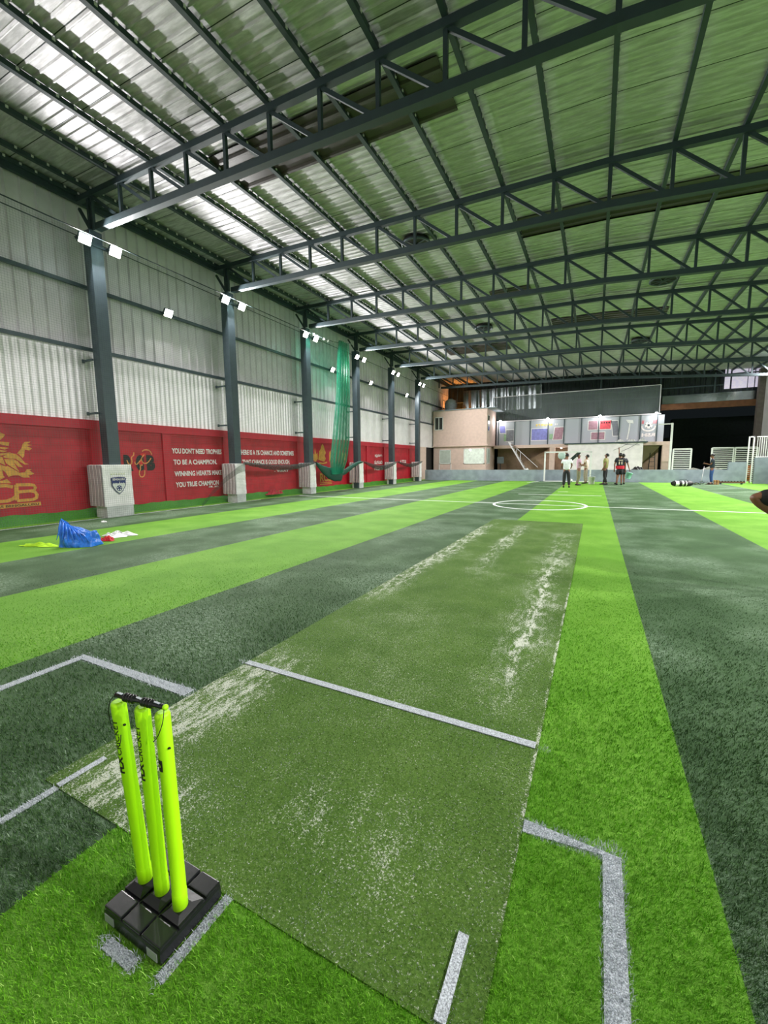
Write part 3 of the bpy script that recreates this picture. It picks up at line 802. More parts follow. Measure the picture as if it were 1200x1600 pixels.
# crest, cup and letters in the next bay
b = MB()
b.prism([(16.95, 1.55), (17.05, 1.95), (17.15, 2.05), (17.25, 2.25), (17.34, 2.34), (17.45, 2.22), (17.52, 2.05), (17.62, 1.9), (17.50, 1.75), (17.60, 1.6), (17.45, 1.45), (17.2, 1.5)], P0, 0.004)
b.prism([(16.50, 1.55), (16.55, 1.85), (16.66, 1.8), (16.70, 2.12), (16.78, 1.8), (16.90, 1.9), (16.92, 1.6), (16.75, 1.45)], P0, 0.004)
b.prism([(17.88, 1.45), (17.92, 1.95), (18.05, 2.0), (18.06, 1.75), (18.0, 1.5)], P0, 0.004)
b.stroke([(17.0, 1.40), (17.35, 1.36), (17.7, 1.42)], 0.07, P0, 0.004)
b.build('crest_mural', M['gold'], wl)['label'] = 'small golden crest painted on the red wall'
b = MB()
b.prism([(19.05, 1.92), (19.5, 1.9), (19.46, 1.62), (19.34, 1.48), (19.31, 1.28), (19.42, 1.18), (19.16, 1.19), (19.25, 1.3), (19.22, 1.48), (19.1, 1.64)], P0, 0.004)
b.prism([(19.0, 0.92), (19.5, 0.92), (19.5, 0.84), (19.0, 0.84)], P0, 0.004)
b.build('trophy_mural', M['gold'], wl)
text('club_letters', 'RCB', P0, 17.05, 0.46, 1.02, 0.42, M['gold'], wl, 0.03)
b = MB().box(WX, 17.05, 0.39, WX + 0.006, 18.1, 0.42).box(WX, 17.05, 0.31, WX + 0.006, 18.1, 0.345)
b.build('club_underline', M['gold'], wl)
for s_, v, u, w_ in (('\u0cb9\u0cc3\u0ca6\u0caf', 1.66, 22.83, 1.04), ('\u0ca8\u0cae\u0ccd\u0cae\u0ca6\u0cc1', 1.28, 22.80, 1.10), ('\u0c97\u0cc6\u0cb2\u0cc1\u0cb5\u0cc1', 0.90, 22.80, 1.12)):
    text('quote_lettering', s_, P0, u, v, w_, 0.25, M['textwhite'], wl, 0.03)
text('quote_lettering', 'A TITLE', P0, 26.6, 1.34, 1.05, 0.20, M['textwhite'], wl, 0.035)

# ------------------------------------------------------------------ nets
def flat_net():
    b = MB(); b.add([(0, BY + 0.3, 0.02), (0, 15.2, 0.02), (0, 15.2, 6.9), (0, BY + 0.3, 6.95)], [(0, 1, 2, 3)])
    o = b.build('perimeter_net', M['sidenet'], None, (-11.12, 0, 0))
    MB().beam((0, BY + 0.3, 6.93), (0, 15.2, 6.9), 0.02, 0.02).build('top_cord', M['truss'], o)
    tag(o, 'fine square mesh net stretched in front of the left wall and the nearest columns', 'net')
flat_net()
def curtain():
    root = empty('hanging_net', 'bright green net gathered into a tall hanging bunch between the third and fourth columns', 'net', (-11.13, 17.5, 0.85))
    oy, oz = 17.5, 0.85
    def edge(v):   # v 0 top .. 1 bottom
        z = 7.15 - 6.3 * v
        c = [(0, 17.35, 18.15), (0.12, 17.2, 18.2), (0.45, 17.0, 18.2), (0.75, 16.6, 18.1), (0.9, 16.4, 17.8), (1.0, 16.5, 17.3)]
        for (a, l0, r0), (bb, l1, r1) in zip(c[:-1], c[1:]):
            if a <= v <= bb:
                t = (v - a) / (bb - a); return z, l0 + (l1 - l0) * t, r0 + (r1 - r0) * t
        return z, 16.9, 17.6
    for layer in (0, 1):
        def fn(u, v):
            z, l, r = edge(v)
            y = l + (r - l) * u + 0.02 * math.sin(40 * u + layer)
            x = 0.10 * math.sin(34 * u + 2.2 * layer + 1.2 * math.sin(2.5 * v)) * (0.5 + 0.5 * v) + 0.08 * layer
            return (x, y - oy, z - oz)
        MB().grid(fn, 90, 40).build('net_fold', M['net'], root)
    def fn2(u, v):   # sheer part drawn out to the left under the cable
        y = 15.3 + 2.3 * u; zt = 6.9 + 0.22 * u - 0.12 * math.sin(math.pi * u)
        return (0.04 * math.sin(12 * u), y - oy, zt - (2.2 - 1.2 * (1 - u)) * v - oz)
    MB().grid(fn2, 24, 10).build('net_wing', alpha_mat('sheer_green_net', (20, 130, 100), 0.14, 0.6, 0, 0.08, (2, 9, 1)), root)
    pts = []
    for k in range(31):
        u = k / 30; y = 15.3 + 3.2 * u; z = 6.95 + 0.34 * u - 0.14 * math.sin(math.pi * u)
        pts.append((0, y - oy, z - oz))
    MB().tube(pts, 0.012, 6).build('cable', M['truss'], root)
    b = MB()
    for k in (1, 4, 8, 11, 15, 20, 21, 23, 26, 28, 30):
        p = pts[k]
        b.tube([(p[0] + 0.035 * math.cos(a * .7), p[1], p[2] - 0.02 + 0.045 * math.sin(a * .7)) for a in range(10)], 0.01, 6)
    b.build('ring_row', M['white'], root)
curtain()
def swag():
    root = empty('folded_net', 'dark rolled net sagging in swags along the tops of the white guards', 'net', (-11.3, 17, 1.0))
    ends = [(11.1, 15.4, 0.20, 0.16, 'netdark'), (15.45, 19.7, 0.62, 0.5, 'netthick'), (19.85, 24.05, 0.34, 0.22, 'netdark'), (24.15, 28.4, 0.25, 0.18, 'netdark')]
    for y0, y1, sag, th, mm in ends:
        def fn(u, v):
            y = y0 + (y1 - y0) * u
            if mm == 'netthick':
                s = 0.60 * math.sin(math.pi * min(1, u / 0.78)) ** 0.8 if u < 0.39 else 0.60 * (math.cos((u - 0.39) / 0.61 * math.pi) * 0.5 + 0.5)
            else: s = sag * math.sin(math.pi * u)
            w = 0.05 + th * math.sin(math.pi * u) ** 0.7 * (1.0 if mm != 'netthick' else (1.3 if u < 0.5 else 0.45))
            a = 2 * math.pi * v
            return (0.05 + 0.09 * math.cos(a) * (0.5 + w), y - 17, 1.42 - s + w * 0.5 * math.sin(a) + 0.015 * math.sin(50 * u + 4 * a) - 1.0)
        MB().grid(fn, 60, 14).build('swag', M[mm], root)
    def sheer(u, v):
        y = 9.2 + 1.9 * u
        top = 1.38 - 1.25 * (1 - u) ** 1.4
        return (0.10 + 0.02 * math.sin(20 * u), y - 17, top - v * (0.10 + 0.16 * u) - 1.0)
    MB().grid(sheer, 30, 4).build('sheer_tail', alpha_mat('sheer_dark_net', (40, 46, 46), 0.38, 0.7), root)
swag()

# ------------------------------------------------------------------ stumps
def stumps():
    root = empty('cricket_stumps', 'fluorescent yellow cricket stumps standing in a black plastic base on bright turf', 'cricket stumps', (-1.15, 0.7125, 0.0))
    ox, oy = -1.15, 0.7125
    hx, hy = 0.133, 0.108
    # base: a low tray with nine raised pads separated by grooves
    b = MB().rbox(-hx, -hy, 0.004, hx, hy, 0.054, 0.010)
    xs = [-hx, -0.044, 0.044, hx]; ys = [-hy, -0.048, 0.048, hy]; g = 0.0035
    for i in range(3):
        for j in range(3):
            x0 = xs[i] + (0.003 if i == 0 else g); x1 = xs[i + 1] - (0.003 if i == 2 else g)
            y0 = ys[j] + (0.003 if j == 0 else g); y1 = ys[j + 1] - (0.003 if j == 2 else g)
            b.rbox(x0, y0, 0.03, x1, y1, 0.062, 0.0035)
    for j in (1, 2):      # small double ribs crossing the grooves
        for x in xs[1:3]:
            b.rbox(x - 0.002, ys[j] - 0.03, 0.040, x + 0.002, ys[j] + 0.03, 0.058, 0.001)
    base = b.build('base', M['blackplastic'], root)
    # pyramid shaped sockets the stumps rise from
    SB = [(-1.236, 0.711), (-1.152, 0.710), (-1.061, 0.706)]; ST = [(-1.214, 0.664), (-1.124, 0.678), (-1.047, 0.686)]
    for (bx_, by_) in SB:
        x, y = bx_ - ox, by_ - oy
        vs = [(x - .036, -0.044, .0625), (x + .036, -0.044, .0625), (x + .036, .044, .0625), (x - .036, .044, .0625)] + [(x - .022, y - .022, .074), (x + .022, y - .022, .074), (x + .022, y + .022, .074), (x - .022, y + .022, .074)]
        MB().add(vs, [(0, 1, 5, 4), (1, 2, 6, 5), (2, 3, 7, 6), (3, 0, 4, 7), (4, 5, 6, 7)]).build('socket', M['blackplastic'], base)
    grey = mat('grey_reflective_sticker', (150, 156, 152), 0.4)
    for x in (-hx + 0.03, hx - 0.035):
        MB().box(x - 0.022, -hy - 0.0015, 0.016, x + 0.022, -hy, 0.042).build('sticker', grey, base)
    for k in range(3):
        p0 = Vector((SB[k][0] - ox, SB[k][1] - oy, 0.068)); p1 = Vector((ST[k][0] - ox, ST[k][1] - oy, 0.715))
        d = (p1 - p0); r = 0.0202
        pts = [p0 + d * t for t in (0, 0.001, 0.088, 0.090, 0.093, 0.3, 0.6, 0.985, 0.995, 1.0)]
        rr = [r * 0.97, r * 1.05, r * 1.05, r * 1.03, r, r, r, r, r * 0.9, r * 0.55]
        st = MB().tube(pts, rr, 32).build('stump', M['neon'], root)
        dn = d.normalized()
        # frame round the stump: side facing the camera
        toc = (Vector((0, 0, 1.4)) - Vector((SB[k][0], SB[k][1], 0.6))); side = dn.cross(Vector((0, 0, 1)))
        def wrap(ang0, h0, u, v, rad, p0=p0, dn=dn):
            # u along the stump, v round it
            e1 = Vector((1, 0, 0)); e1 = (e1 - dn * e1.dot(dn)).normalized(); e2 = dn.cross(e1)
            a = ang0 + v / r
            return tuple(p0 + dn * (h0 + u) + (e1 * math.cos(a) + e2 * math.sin(a)) * rad)
        if k < 2:
            # lettering runs upwards, seen on the left of the stump
            ang = math.radians(278 if k == 0 else 270)
            text('bold_lettering', 'FLX', lambda u, v, w: wrap(ang, 0.42, u, -v, r + 0.0006), 0, -0.009, 0.058, 0.018, M['mural_black'], st, 0.05, cuts=5)
            text('thin_lettering', 'CRICKET', lambda u, v, w: wrap(ang, 0.42, u, -v, r + 0.0006), 0.062, -0.009, 0.118, 0.017, M['mural_black'], st, 0.01, cuts=5)
        else:
            b = MB()
            n = 6
            vs = []
            for i in range(n + 1):
                for u in (0, 0.036): vs.append(wrap(math.radians(236), 0.475, u, 0.020 * i / n, r + 0.0008))
            b.add(vs, [(2 * i, 2 * i + 1, 2 * i + 3, 2 * i + 2) for i in range(n)])
            b.build('black_tag', M['mural_black'], st)
            text('tag_letter', 'D', lambda u, v, w: wrap(math.radians(236), 0.475, u, v, r + 0.0014), 0.014, 0.007, 0.010, 0.007, M['neon'], st, 0.03, cuts=4)
        # little black knot of the bail cord
        a0 = math.radians(350)
        q = Vector(wrap(a0, 0.545 if k == 2 else 0.58, 0, 0, r + 0.002))
        if k != 1: MB().ball(q, (0.006, 0.004, 0.003), 8, 6).build('cord_knot', M['black'], st)
    # bail bar over the three tops
    A = Vector((ST[0][0] - ox - 0.006, ST[0][1] - oy, 0.732)); Z = Vector((ST[2][0] - ox + 0.012, ST[2][1] - oy, 0.732))
    prof = []
    def seg(t0, t1, r): prof.append((t0, r)); prof.append((t1, r))
    seg(0, .17, .0075); 
    for k in range(4): prof += [(0.19 + k * 0.055, .0085), (0.205 + k * 0.055, .0125), (0.225 + k * 0.055, .0125), (0.24 + k * 0.055, .0085)]
    seg(.43, .54, .0075)
    for k in range(4): prof += [(0.56 + k * 0.055, .0085), (0.575 + k * 0.055, .0125), (0.595 + k * 0.055, .0125), (0.61 + k * 0.055, .0085)]
    seg(.80, .97, .0075); prof.append((1.0, .006))
    bar = MB().tube([A + (Z - A) * t for t, _ in prof], [q for _, q in prof], 20).build('bail_bar', M['blackplastic'], root)
    for t in (.09, .50, .86):
        c = A + (Z - A) * t
        MB().box(c.x - .012, c.y - .004, c.z + .0062, c.x + .012, c.y + .003, c.z + .0085).build('bail_label', M['steel'], bar)
    MB().ball(Z + Vector((0.003, 0, 0)), .0085, 14, 8).build('end_cap', M['neon'], bar)
    def cord(ps, nm='cord'):
        V = [Vector(p) for p in ps]; out = []
        for i in range(len(V) - 1):
            a = V[max(i - 1, 0)]; b_ = V[i]; c = V[i + 1]; d_ = V[min(i + 2, len(V) - 1)]
            for q in range(8):
                t = q / 8
                out.append(0.5 * ((2 * b_) + (c - a) * t + (2 * a - 5 * b_ + 4 * c - d_) * t * t + (3 * b_ - a - 3 * c + d_) * t ** 3))
        out.append(V[-1])
        MB().tube(out, 0.0012, 6).build(nm, M['black'], root)
    cord([A, A + Vector((-.022, -.005, -.02)), A + Vector((-.032, -.008, -.055)), A + Vector((-.02, -.012, -.085)), A + Vector((0.002, -.02, -.098))])
    cord([Z + Vector((.006, -.006, 0)), Z + Vector((.014, -.018, -.03)), Z + Vector((.004, -.026, -.065)), Z + Vector((-.018, -.026, -.092)), Z + Vector((-.03, -.02, -.098))])
    a = A + Vector((.042, -.02, -.10))
    cord([a, a + Vector((.002, -.004, -.02)), a + Vector((-.008, -.006, -.038))])
stumps()

# ------------------------------------------------------------------ blue bag, cloths
def bag():
    root = empty('plastic_bag', 'shiny blue plastic bag slumped on the turf near the left wall', 'bag', (-7.98, 4.0, 0))
    def fn(u, v):
        a = 2 * math.pi * u
        cx_, sy_ = math.copysign(abs(math.cos(a)) ** 0.6, math.cos(a)), math.copysign(abs(math.sin(a)) ** 0.6, math.sin(a))
        x = 0.36 * cx_; k = (x + 0.36) / 0.72
        top = 0.47 - 0.20 * min(1, k * 1.5) ** 0.7 - 0.03 * k
        d = 0.21 * (1 - (0.80 if k < .5 else .55) * v ** 1.6)
        rp = 1 + 0.035 * math.sin(7 * a + 3 * v) + 0.05 * v * math.sin(13 * a + 5 * k) + 0.03 * math.sin(10 * v + 4 * a)
        return (x * (1 - .06 * v) * rp - 0.03 * v, d * sy_ * rp, max(0.002, top * v * (1 + 0.04 * math.sin(9 * a)) ))
    b = MB().grid(fn, 96, 26)
    b.add([fn(u / 96, 1) for u in range(96)], [tuple(range(96))])
    bd = b.build('bag_body', M['blueplastic'], root)
    b = MB()
    for k in range(7):     # crumple folds running down from the peak
        t = k / 6; x0, x1 = -0.33 + 0.05 * k, -0.34 + 0.11 * k
        b.tube([(x0, -0.055, 0.44 - 0.03 * k), ((x0 + x1) / 2 + .02, -0.14, 0.27 - .01 * k), (x1, -0.19, 0.13 - .01 * k)], [0.006, 0.014, 0.004], 6)
    b.build('crumple_folds', M['blueplastic'], bd)
    root.rotation_euler = (0, 0, 0.52); root.scale = (0.84, 0.95, 1.0)
bag()
def cloth(name, label, cat, loc, sx, sy, h, m, seed, rz=0):
    rr = random.Random(seed); ph = [rr.uniform(0, 6.3) for _ in range(8)]
    def fn(u, v):
        a = 2 * math.pi * u
        rad = (1 + 0.22 * math.sin(3 * a + ph[0]) + 0.14 * math.sin(7 * a + ph[1])) * v
        x = sx * rad * math.cos(a); y = sy * rad * math.sin(a)
        q = math.sin(x / sx * 5 + ph[4]) * math.sin(y / sy * 4 + ph[5] + x / sx * 3)
        z = h * (1 - v ** 3) * (0.45 + 0.30 * math.sin(5 * a * v + ph[2] + 7 * v) + 0.35 * q) + 0.008
        return (x, y, max(0.004, z))
    o = MB().grid(fn, 64, 18).build(name, m); o.location = loc; o.rotation_euler = (0, 0, rz)
    tag(o, label, cat); return o
cloth('training_bib', 'crumpled white cloth bib lying just right of the blue bag', 'bib', (-8.32, 4.84, 0), 0.28, 0.20, 0.10, M['white'], 2, 0.5)
cloth('training_bib', 'crumpled red bib between the blue bag and the white bib', 'bib', (-8.02, 4.47, 0.0), 0.13, 0.10, 0.10, mat('red_cloth', (200, 24, 36), 0.7), 3)
cloth('training_bib', 'fluorescent yellow-green bib spread on the turf left of the blue bag', 'bib', (-8.55, 3.66, 0), 0.34, 0.09, 0.07, mat('yellow_green_cloth', (190, 240, 30), 0.7), 5, 0.35)
cloth('paper_scrap', 'small white paper scrap on the dark turf before the crested guard', 'paper', (-10.70, 5.90, 0), 0.09, 0.05, 0.04, M['white'], 6)
cloth('red_cloth', 'crumpled dark red cloth on the turf upstand under the long quote', 'cloth', (-11.98, 13.5, 0.10), 0.10, 0.50, 0.22, mat('dark_red_cloth', (150, 22, 34), 0.8), 8)

# ------------------------------------------------------------------ far end: kick wall, cabin, gallery
o = MB().box(-11.8, 30.4, 0, 7.64, 30.62, 0.78).build('kick_wall', M['kick'])
tag(o, 'long low grey plastered wall behind the far goal', 'low wall')
MB().box(6.83, 30.4, 0.78, 7.64, 30.62, 1.22).build('raised_block', M['kick'], o)
sh = MB().prism([(5.6, 0.78), (6.0, 0.98), (6.6, 0.80)], on_far(30.58), 0.1).prism([(4.9, 0.78), (5.2, 0.90), (5.55, 0.80)], on_far(30.58), 0.1)
sh.build('rubble_mound', mat('pale_rubble', (150, 150, 140), 0.9, 0, 0.2, 30, 0.6), o)
o = MB().box(8.0, 30.4, 0, RX - 0.02, 30.62, 1.46).build('side_wall_block', M['kick'])
tag(o, 'taller grey wall block under the white railing at the far right', 'low wall')
root = empty('railing', 'white barred railing on the grey block at the far right', 'railing', (8.0, 30.5, 1.46))
b = MB().beam((0.0, 0, 1.16), (RX - 8.02, 0, 1.16), 0.05, 0.05).beam((0.0, 0, 0.04), (RX - 8.02, 0, 0.04), 0.05, 0.05); b.build('rail', M['white'], root)
b = MB(); x = 0.05
while x < RX - 8.05: b.beam((x, 0, 0.04), (x, 0, 1.16), 0.025, 0.025); x += 0.095
b.build('bars', M['white'], root)
root = empty('gate_frame', 'tall thin white frame standing at the right end of the low wall', 'frame', (7.68, 30.5, 0))
b = MB().beam((0, 0, 0.05), (0, 0, 2.64), 0.06, 0.06).beam((0, 0, 2.62), (0.24, 0, 2.62), 0.06, 0.06).beam((0.21, 0, 0.05), (0.21, 0, 2.64), 0.06, 0.06)
b.build('frame', M['white'], root)
root = empty('slatted_crate', 'orange slatted timber panel in the gap at the right end of the low wall', 'timber panel', (7.83, 30.9, 0))
b = MB()
for k in range(9): b.box(-0.13, 0, 0.14 + 0.10 * k, 0.13, 0.03, 0.20 + 0.10 * k)
b.build('slats', mat('orange_timber', (210, 120, 60), 0.6), root)
MB().beam((-0.12, 0.04, 0.0), (-0.12, 0.04, 1.1), 0.03, 0.03).beam((0.12, 0.04, 0.0), (0.12, 0.04, 1.1), 0.03, 0.03).build('stile', M['wood'], root)

def cabin():
    root = empty('cabin', 'two-storey peach rendered cabin in the far left corner', 'building', (-9.9, 33.0, 0))
    X = 9.9; Y = -33.0
    def bx(nm, m, x0, y0, z0, x1, y1, z1, par=root):
        return MB().box(x0 + X, y0 + Y, z0, x1 + X, y1 + Y, z1).build(nm, m, par)
    bx('lower_storey', M['tan'], -12.1, 33.12, 0, -7.75, 36.2, 2.62)
    bx('upper_storey', M['tan'], -12.1, 33.0, 2.70, -7.68, 36.2, 5.48)
    bx('floor_slab', M['tan'], -12.12, 32.95, 2.60, -7.60, 36.2, 2.72)
    bx('roof_slab', M['kick'], -12.1, 32.9, 5.48, -7.0, 36.2, 5.54)
    def win(x0, x1, z0, z1, y, bars, gm, t=0.05):
        w = bx('window_frame', M['white'], x0, y - 0.04, z0, x1, y, z0 + t)
        b = MB()
        for a in ((x0, z1 - t, x1, z1), (x0, z0, x0 + t, z1), (x1 - t, z0, x1, z1)): b.box(a[0] + X, y - 0.04 + Y, a[1], a[2] + X, y + Y, a[3])
        for q in bars: b.box(q - t / 2 + X, y - 0.04 + Y, z0, q + t / 2 + X, y + Y, z1)
        b.build('window_surround', M['white'], root)
        bx('pane', gm, x0 + t, y - 0.015, z0 + t, x1 - t, y - 0.002, z1 - t, w)
    win(-11.97, -11.25, 3.96, 5.0, 33.0, [-11.6], M['glass'])
    win(-11.58, -10.6, 1.2, 2.36, 33.12, [], M['paleglass'])
    lit = mat('lit_room_window', (196, 206, 198), 0.3, emit=(220, 226, 210), es=0.25)
    win(-9.53, -7.86, 1.2, 2.42, 33.12, [], lit, 0.06)
    bx('door_frame', M['white'], -11.62, 33.08, 0, -11.56, 33.12, 1.2); bx('door_frame', M['white'], -10.62, 33.08, 0, -10.56, 33.12, 1.2)
    w = bx('side_window', M['white'], -7.76, 33.3, 1.2, -7.70, 34.3, 2.42); bx('pane', M['paleglass'], -7.70, 33.4, 1.26, -7.69, 34.2, 2.36, w)
    w = bx('side_window', M['white'], -7.70, 33.25, 3.76, -7.66, 33.75, 5.0); bx('pane', M['glass'], -7.66, 33.30, 3.8, -7.65, 33.7, 4.95, w)
    # ceiling lamp behind the big lower window is seen as a small bright dot
    MB().ball((-9.0 + X, 33.09 + Y, 2.30), (0.05, 0.02, 0.03)).build('ceiling_lamp', M['spotlens'], root)
cabin()
def tank():
    root = empty('water_tank', 'small grey water tank on the cabin roof', 'water tank', (-11.15, 34.6, 5.545))
    pts = [(0, 0, z) for z in (0, .05, .3, .33, .36, .66, .69, .72, .95, 1.02, 1.06)]
    MB().tube(pts, [.42, .45, .45, .47, .45, .45, .47, .45, .42, .25, .22], 28).build('tank_body', mat('grey_tank_plastic', (176, 186, 190), 0.5), root)
    MB().tube([(0, 0, 1.05), (0, 0, 1.12)], .2, 20).build('lid', M['steel'], root)
    b = MB()
    for x, y in ((-.6, -.3), (-.6, .3)): b.beam((x, y, 0), (x, y, 1.05), .04, .04)
    b.beam((-.6, -.3, 1.03), (-.6, .3, 1.03), .04, .04)
    b.build('stand_frame', M['white'], root)
    MB().beam((.55, -.2, 0), (.72, -.2, 2.3), .03, .03).build('standpipe', M['steel'], root)
tank()

def gallery():
    # slab band and columns
    o = MB().box(-7.55, 35.0, 2.42, 4.62, FY - 0.1, 2.66).build('gallery_slab', M['tan'])
    tag(o, 'long peach rendered slab edge under the grey banners', 'slab')
    for x0, x1, w in ((-3.25, -2.86, 'left of the white kiosk, behind the goal'), (4.12, 4.62, 'right of the white kiosk')):
        tag(MB().box(x0, 35.02, 0, x1, 35.42, 2.42).build('rendered_pillar', M['tan']), 'square peach pillar under the slab, ' + w, 'pillar')
    MB().box(4.62, 0, 0, 4.62, 0, 0)
    # back of the recesses
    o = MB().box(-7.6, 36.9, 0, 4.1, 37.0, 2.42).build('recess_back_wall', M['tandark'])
    tag(o, 'brown wall at the back of the dim recess behind the goal', 'wall panel')
    # banner screen
    root = empty('banner_screen', 'row of backlit grey banners in dark frames above the peach slab', 'banner screen', (-2, 36.0, 2.66))
    X, Y, Z = 2, -36.0, -2.66
    mul = [-7.55, -7.39, -6.09, -4.88, -3.52, -2.34, -1.11, 0.08, 1.44, 2.79, 3.82, 4.24]
    z1 = lambda x: 4.62 - 0.03 * (x + 7.6) / 11.8
    for a, c in zip(mul[:-1], mul[1:]):
        b = MB(); b.add([(a + X, Y + 36.0, 0), (c + X, Y + 36.0, 0), (c + X, Y + 36.0, z1(c) + Z), (a + X, Y + 36.0, z1(a) + Z),
                         (a + X, Y + 36.01, 0), (c + X, Y + 36.01, 0), (c + X, Y + 36.01, z1(c) + Z), (a + X, Y + 36.01, z1(a) + Z)],
                        [(0, 1, 2, 3), (7, 6, 5, 4), (0, 4, 5, 1), (3, 2, 6, 7), (1, 5, 6, 2), (0, 3, 7, 4)])
        b.build('banner', M['banner'], root)
    for x in mul[1:-1]: MB().box(x - 0.03 + X, -0.06, -0.0, x + 0.03 + X, -0.005, z1(x) + Z).build('mullion', M['steel'], root)
    MB().beam((-7.55 + X, -0.08, 4.66 + Z), (4.0 + X, -0.08, 4.66 + Z), 0.06, 0.07).build('top_rail', M['sheet'], root)
    fnx = lambda u, v, w: (u + X, -0.012 - w, v + Z)
    pr_ = lambda nm, rgb: mat(nm, rgb, 0.5)
    def card(x0, x1, za, zb, m, lean=0.0, nm='banner_print', fr=True):
        if fr: MB().prism([(x0 - .05 + lean, za - .05), (x1 + .05 + lean, za - .05), (x1 + .05 - lean, zb + .05), (x0 - .05 - lean, zb + .05)], fnx, 0.002).build('print_border', M['white'], root)
        MB().prism([(x0 + lean, za), (x1 + lean, za), (x1 - lean, zb), (x0 - lean, zb)], lambda u, v, w: (u + X, -0.016 - w, v + Z), 0.002).build(nm, m, root)
    blue = pr_('violet_blue_print', (126, 130, 196)); redp = pr_('red_print', (214, 84, 96)); greyp = pr_('grey_print', (120, 124, 134)); mar = pr_('maroon_print', (164, 128, 142)); grn = pr_('pale_green_print', (140, 176, 140))
    card(-7.3, -6.85, 3.72, 4.32, blue, 0.04); card(-6.95, -6.75, 3.05, 3.6, grn, 0, fr=False); card(-6.75, -6.15, 3.05, 3.95, greyp)
    card(-4.75, -3.55, 3.05, 3.95, blue); card(-3.05, -2.4, 3.05, 4.0, mar, -0.06); card(-3.4, -3.15, 3.1, 3.5, grn, fr=False)
    card(-0.62, 0.0, 3.72, 4.36, mar); card(0.16, 0.88, 3.72, 4.36, redp); card(-0.4, 0.5, 2.98, 3.5, mar); card(1.0, 1.4, 3.2, 4.3, greyp, 0.08)
    b = MB()
    for q in range(4): b.ball((0.28 + q * 0.16 + X, -0.03, 4.2 + Z), (0.05, 0.01, 0.06), 8, 6)
    b.build('printed_figures', M['mural_black'], root)
    MB().stroke([(2.0, 2.9), (2.08, 3.5), (2.12, 4.1)], 0.08, fnx, 0.003).prism([(2.0, 4.1), (2.35, 4.05), (2.3, 4.3), (1.85, 4.35)], fnx, 0.003).build('banner_print', M['white'], root)
    yel = pr_('yellow_print', (238, 200, 60))
    text('yellow_lettering', 'SPORTS', fnx, -4.45, 4.16, 1.25, 0.16, yel, root, 0.03, mirror=True)
    text('white_lettering', 'H', fnx, -3.0, 4.18, 0.18, 0.14, M['textwhite'], root, 0.02, mirror=True)
    text('white_lettering', 'RSH', fnx, 2.9, 3.06, 0.84, 0.26, M['textwhite'], root, 0.05, mirror=True)
    # ball emblem: white disc with dark pentagon and swooping stripes
    c = (3.3, 3.88)
    b = MB().prism([(c[0] + 0.24 * math.cos(a * math.pi / 12), c[1] + 0.24 * math.sin(a * math.pi / 12)) for a in range(24)], fnx, 0.002)
    b.stroke([(c[0] + 0.42 * math.cos(math.pi + a * math.pi / 12), c[1] - 0.05 + 0.36 * math.sin(math.pi + a * math.pi / 12)) for a in range(13)], 0.10, fnx, 0.002)
    b.build('ball_emblem', M['textwhite'], root)
    b = MB().prism([(c[0] + 0.09 * math.cos(a * 1.2566 + 1.57), c[1] + 0.09 * math.sin(a * 1.2566 + 1.57)) for a in range(5)], lambda u, v, w: (u + X, -0.017 - w, v + Z), 0.002)
    for k in range(5):
        a = k * 1.2566 + 1.57
        b.prism([(c[0] + 0.2 * math.cos(a) + 0.04 * math.cos(q * 1.57), c[1] + 0.2 * math.sin(a) + 0.04 * math.sin(q * 1.57)) for q in range(4)], lambda u, v, w: (u + X, -0.017 - w, v + Z), 0.002)
    b.build('ball_patches', M['steel'], root)
    b = MB()
    for q in (-0.42, -0.34, 0.28, 0.36, 0.44): b.stroke([(c[0] + q, c[1] + 0.1), (c[0] + q + 0.03, c[1] + 0.36)], 0.035, fnx, 0.002)
    b.build('red_dashes', redp, root)
    for x, w in ((-7.2, 'beside the cabin'), (-3.53, 'above the yellow lettering'), (0.13, 'above the red print'), (3.7, 'above the ball emblem')):
        z = 4.74
        r2 = empty('spotlight', 'small lit spotlight on the banner rail ' + w, 'spotlight', (x, 35.75, z), 0, 'spotlights on the banner rail')
        MB().tube([(0, 0.15, 0.10), (0, 0, 0.02), (0, -0.08, -0.03)], [0.03, 0.06, 0.07], 14).build('housing', M['steel'], r2)
        MB().ball((0, -0.10, -0.05), (0.09, 0.03, 0.06), 12, 8).build('lens', M['spotlens'], r2)
        L = bpy.data.lights.new('lamp', 'POINT'); L.energy = 26; L.shadow_soft_size = 0.08; L.color = (1, .97, .95)
        lo = bpy.data.objects.new('lamp', L); C.objects.link(lo); lo.parent = r2; lo.location = (0, -0.3, -0.15)
    # mesh screen above
    o = MB().box(-8.0, 36.5, 4.75, 3.95, 36.51, 6.75).build('mesh_screen', M['screen'])
    tag(o, 'large translucent dark grey screen above the banner row', 'screen')
    for x in (-6.8, -2.0, 2.9): MB().box(x - .03, 36.52, 2.66, x + .03, 36.58, 6.75).build('screen_post', M['steel'], o)
    MB().beam((-8.0, 36.47, 6.75), (3.95, 36.47, 6.75), 0.03, 0.04).beam((3.95, 36.47, 4.75), (3.95, 36.47, 6.75), 0.05, 0.05).build('screen_edge', M['sheet'], o)
    # white kiosk
    root = empty('kiosk', 'white rendered kiosk block with a thin dark roof behind the people', 'kiosk', (0.5, 34.5, 0))
    MB().box(-2.42, 0, 0, 2.42, 0.5, 2.60).build('kiosk_wall', M['whitewall'], root)
    MB().box(-2.68, -0.1, 2.60, 2.68, 0.5, 2.68).build('roof_edge', M['steel'], root)
    b = MB()
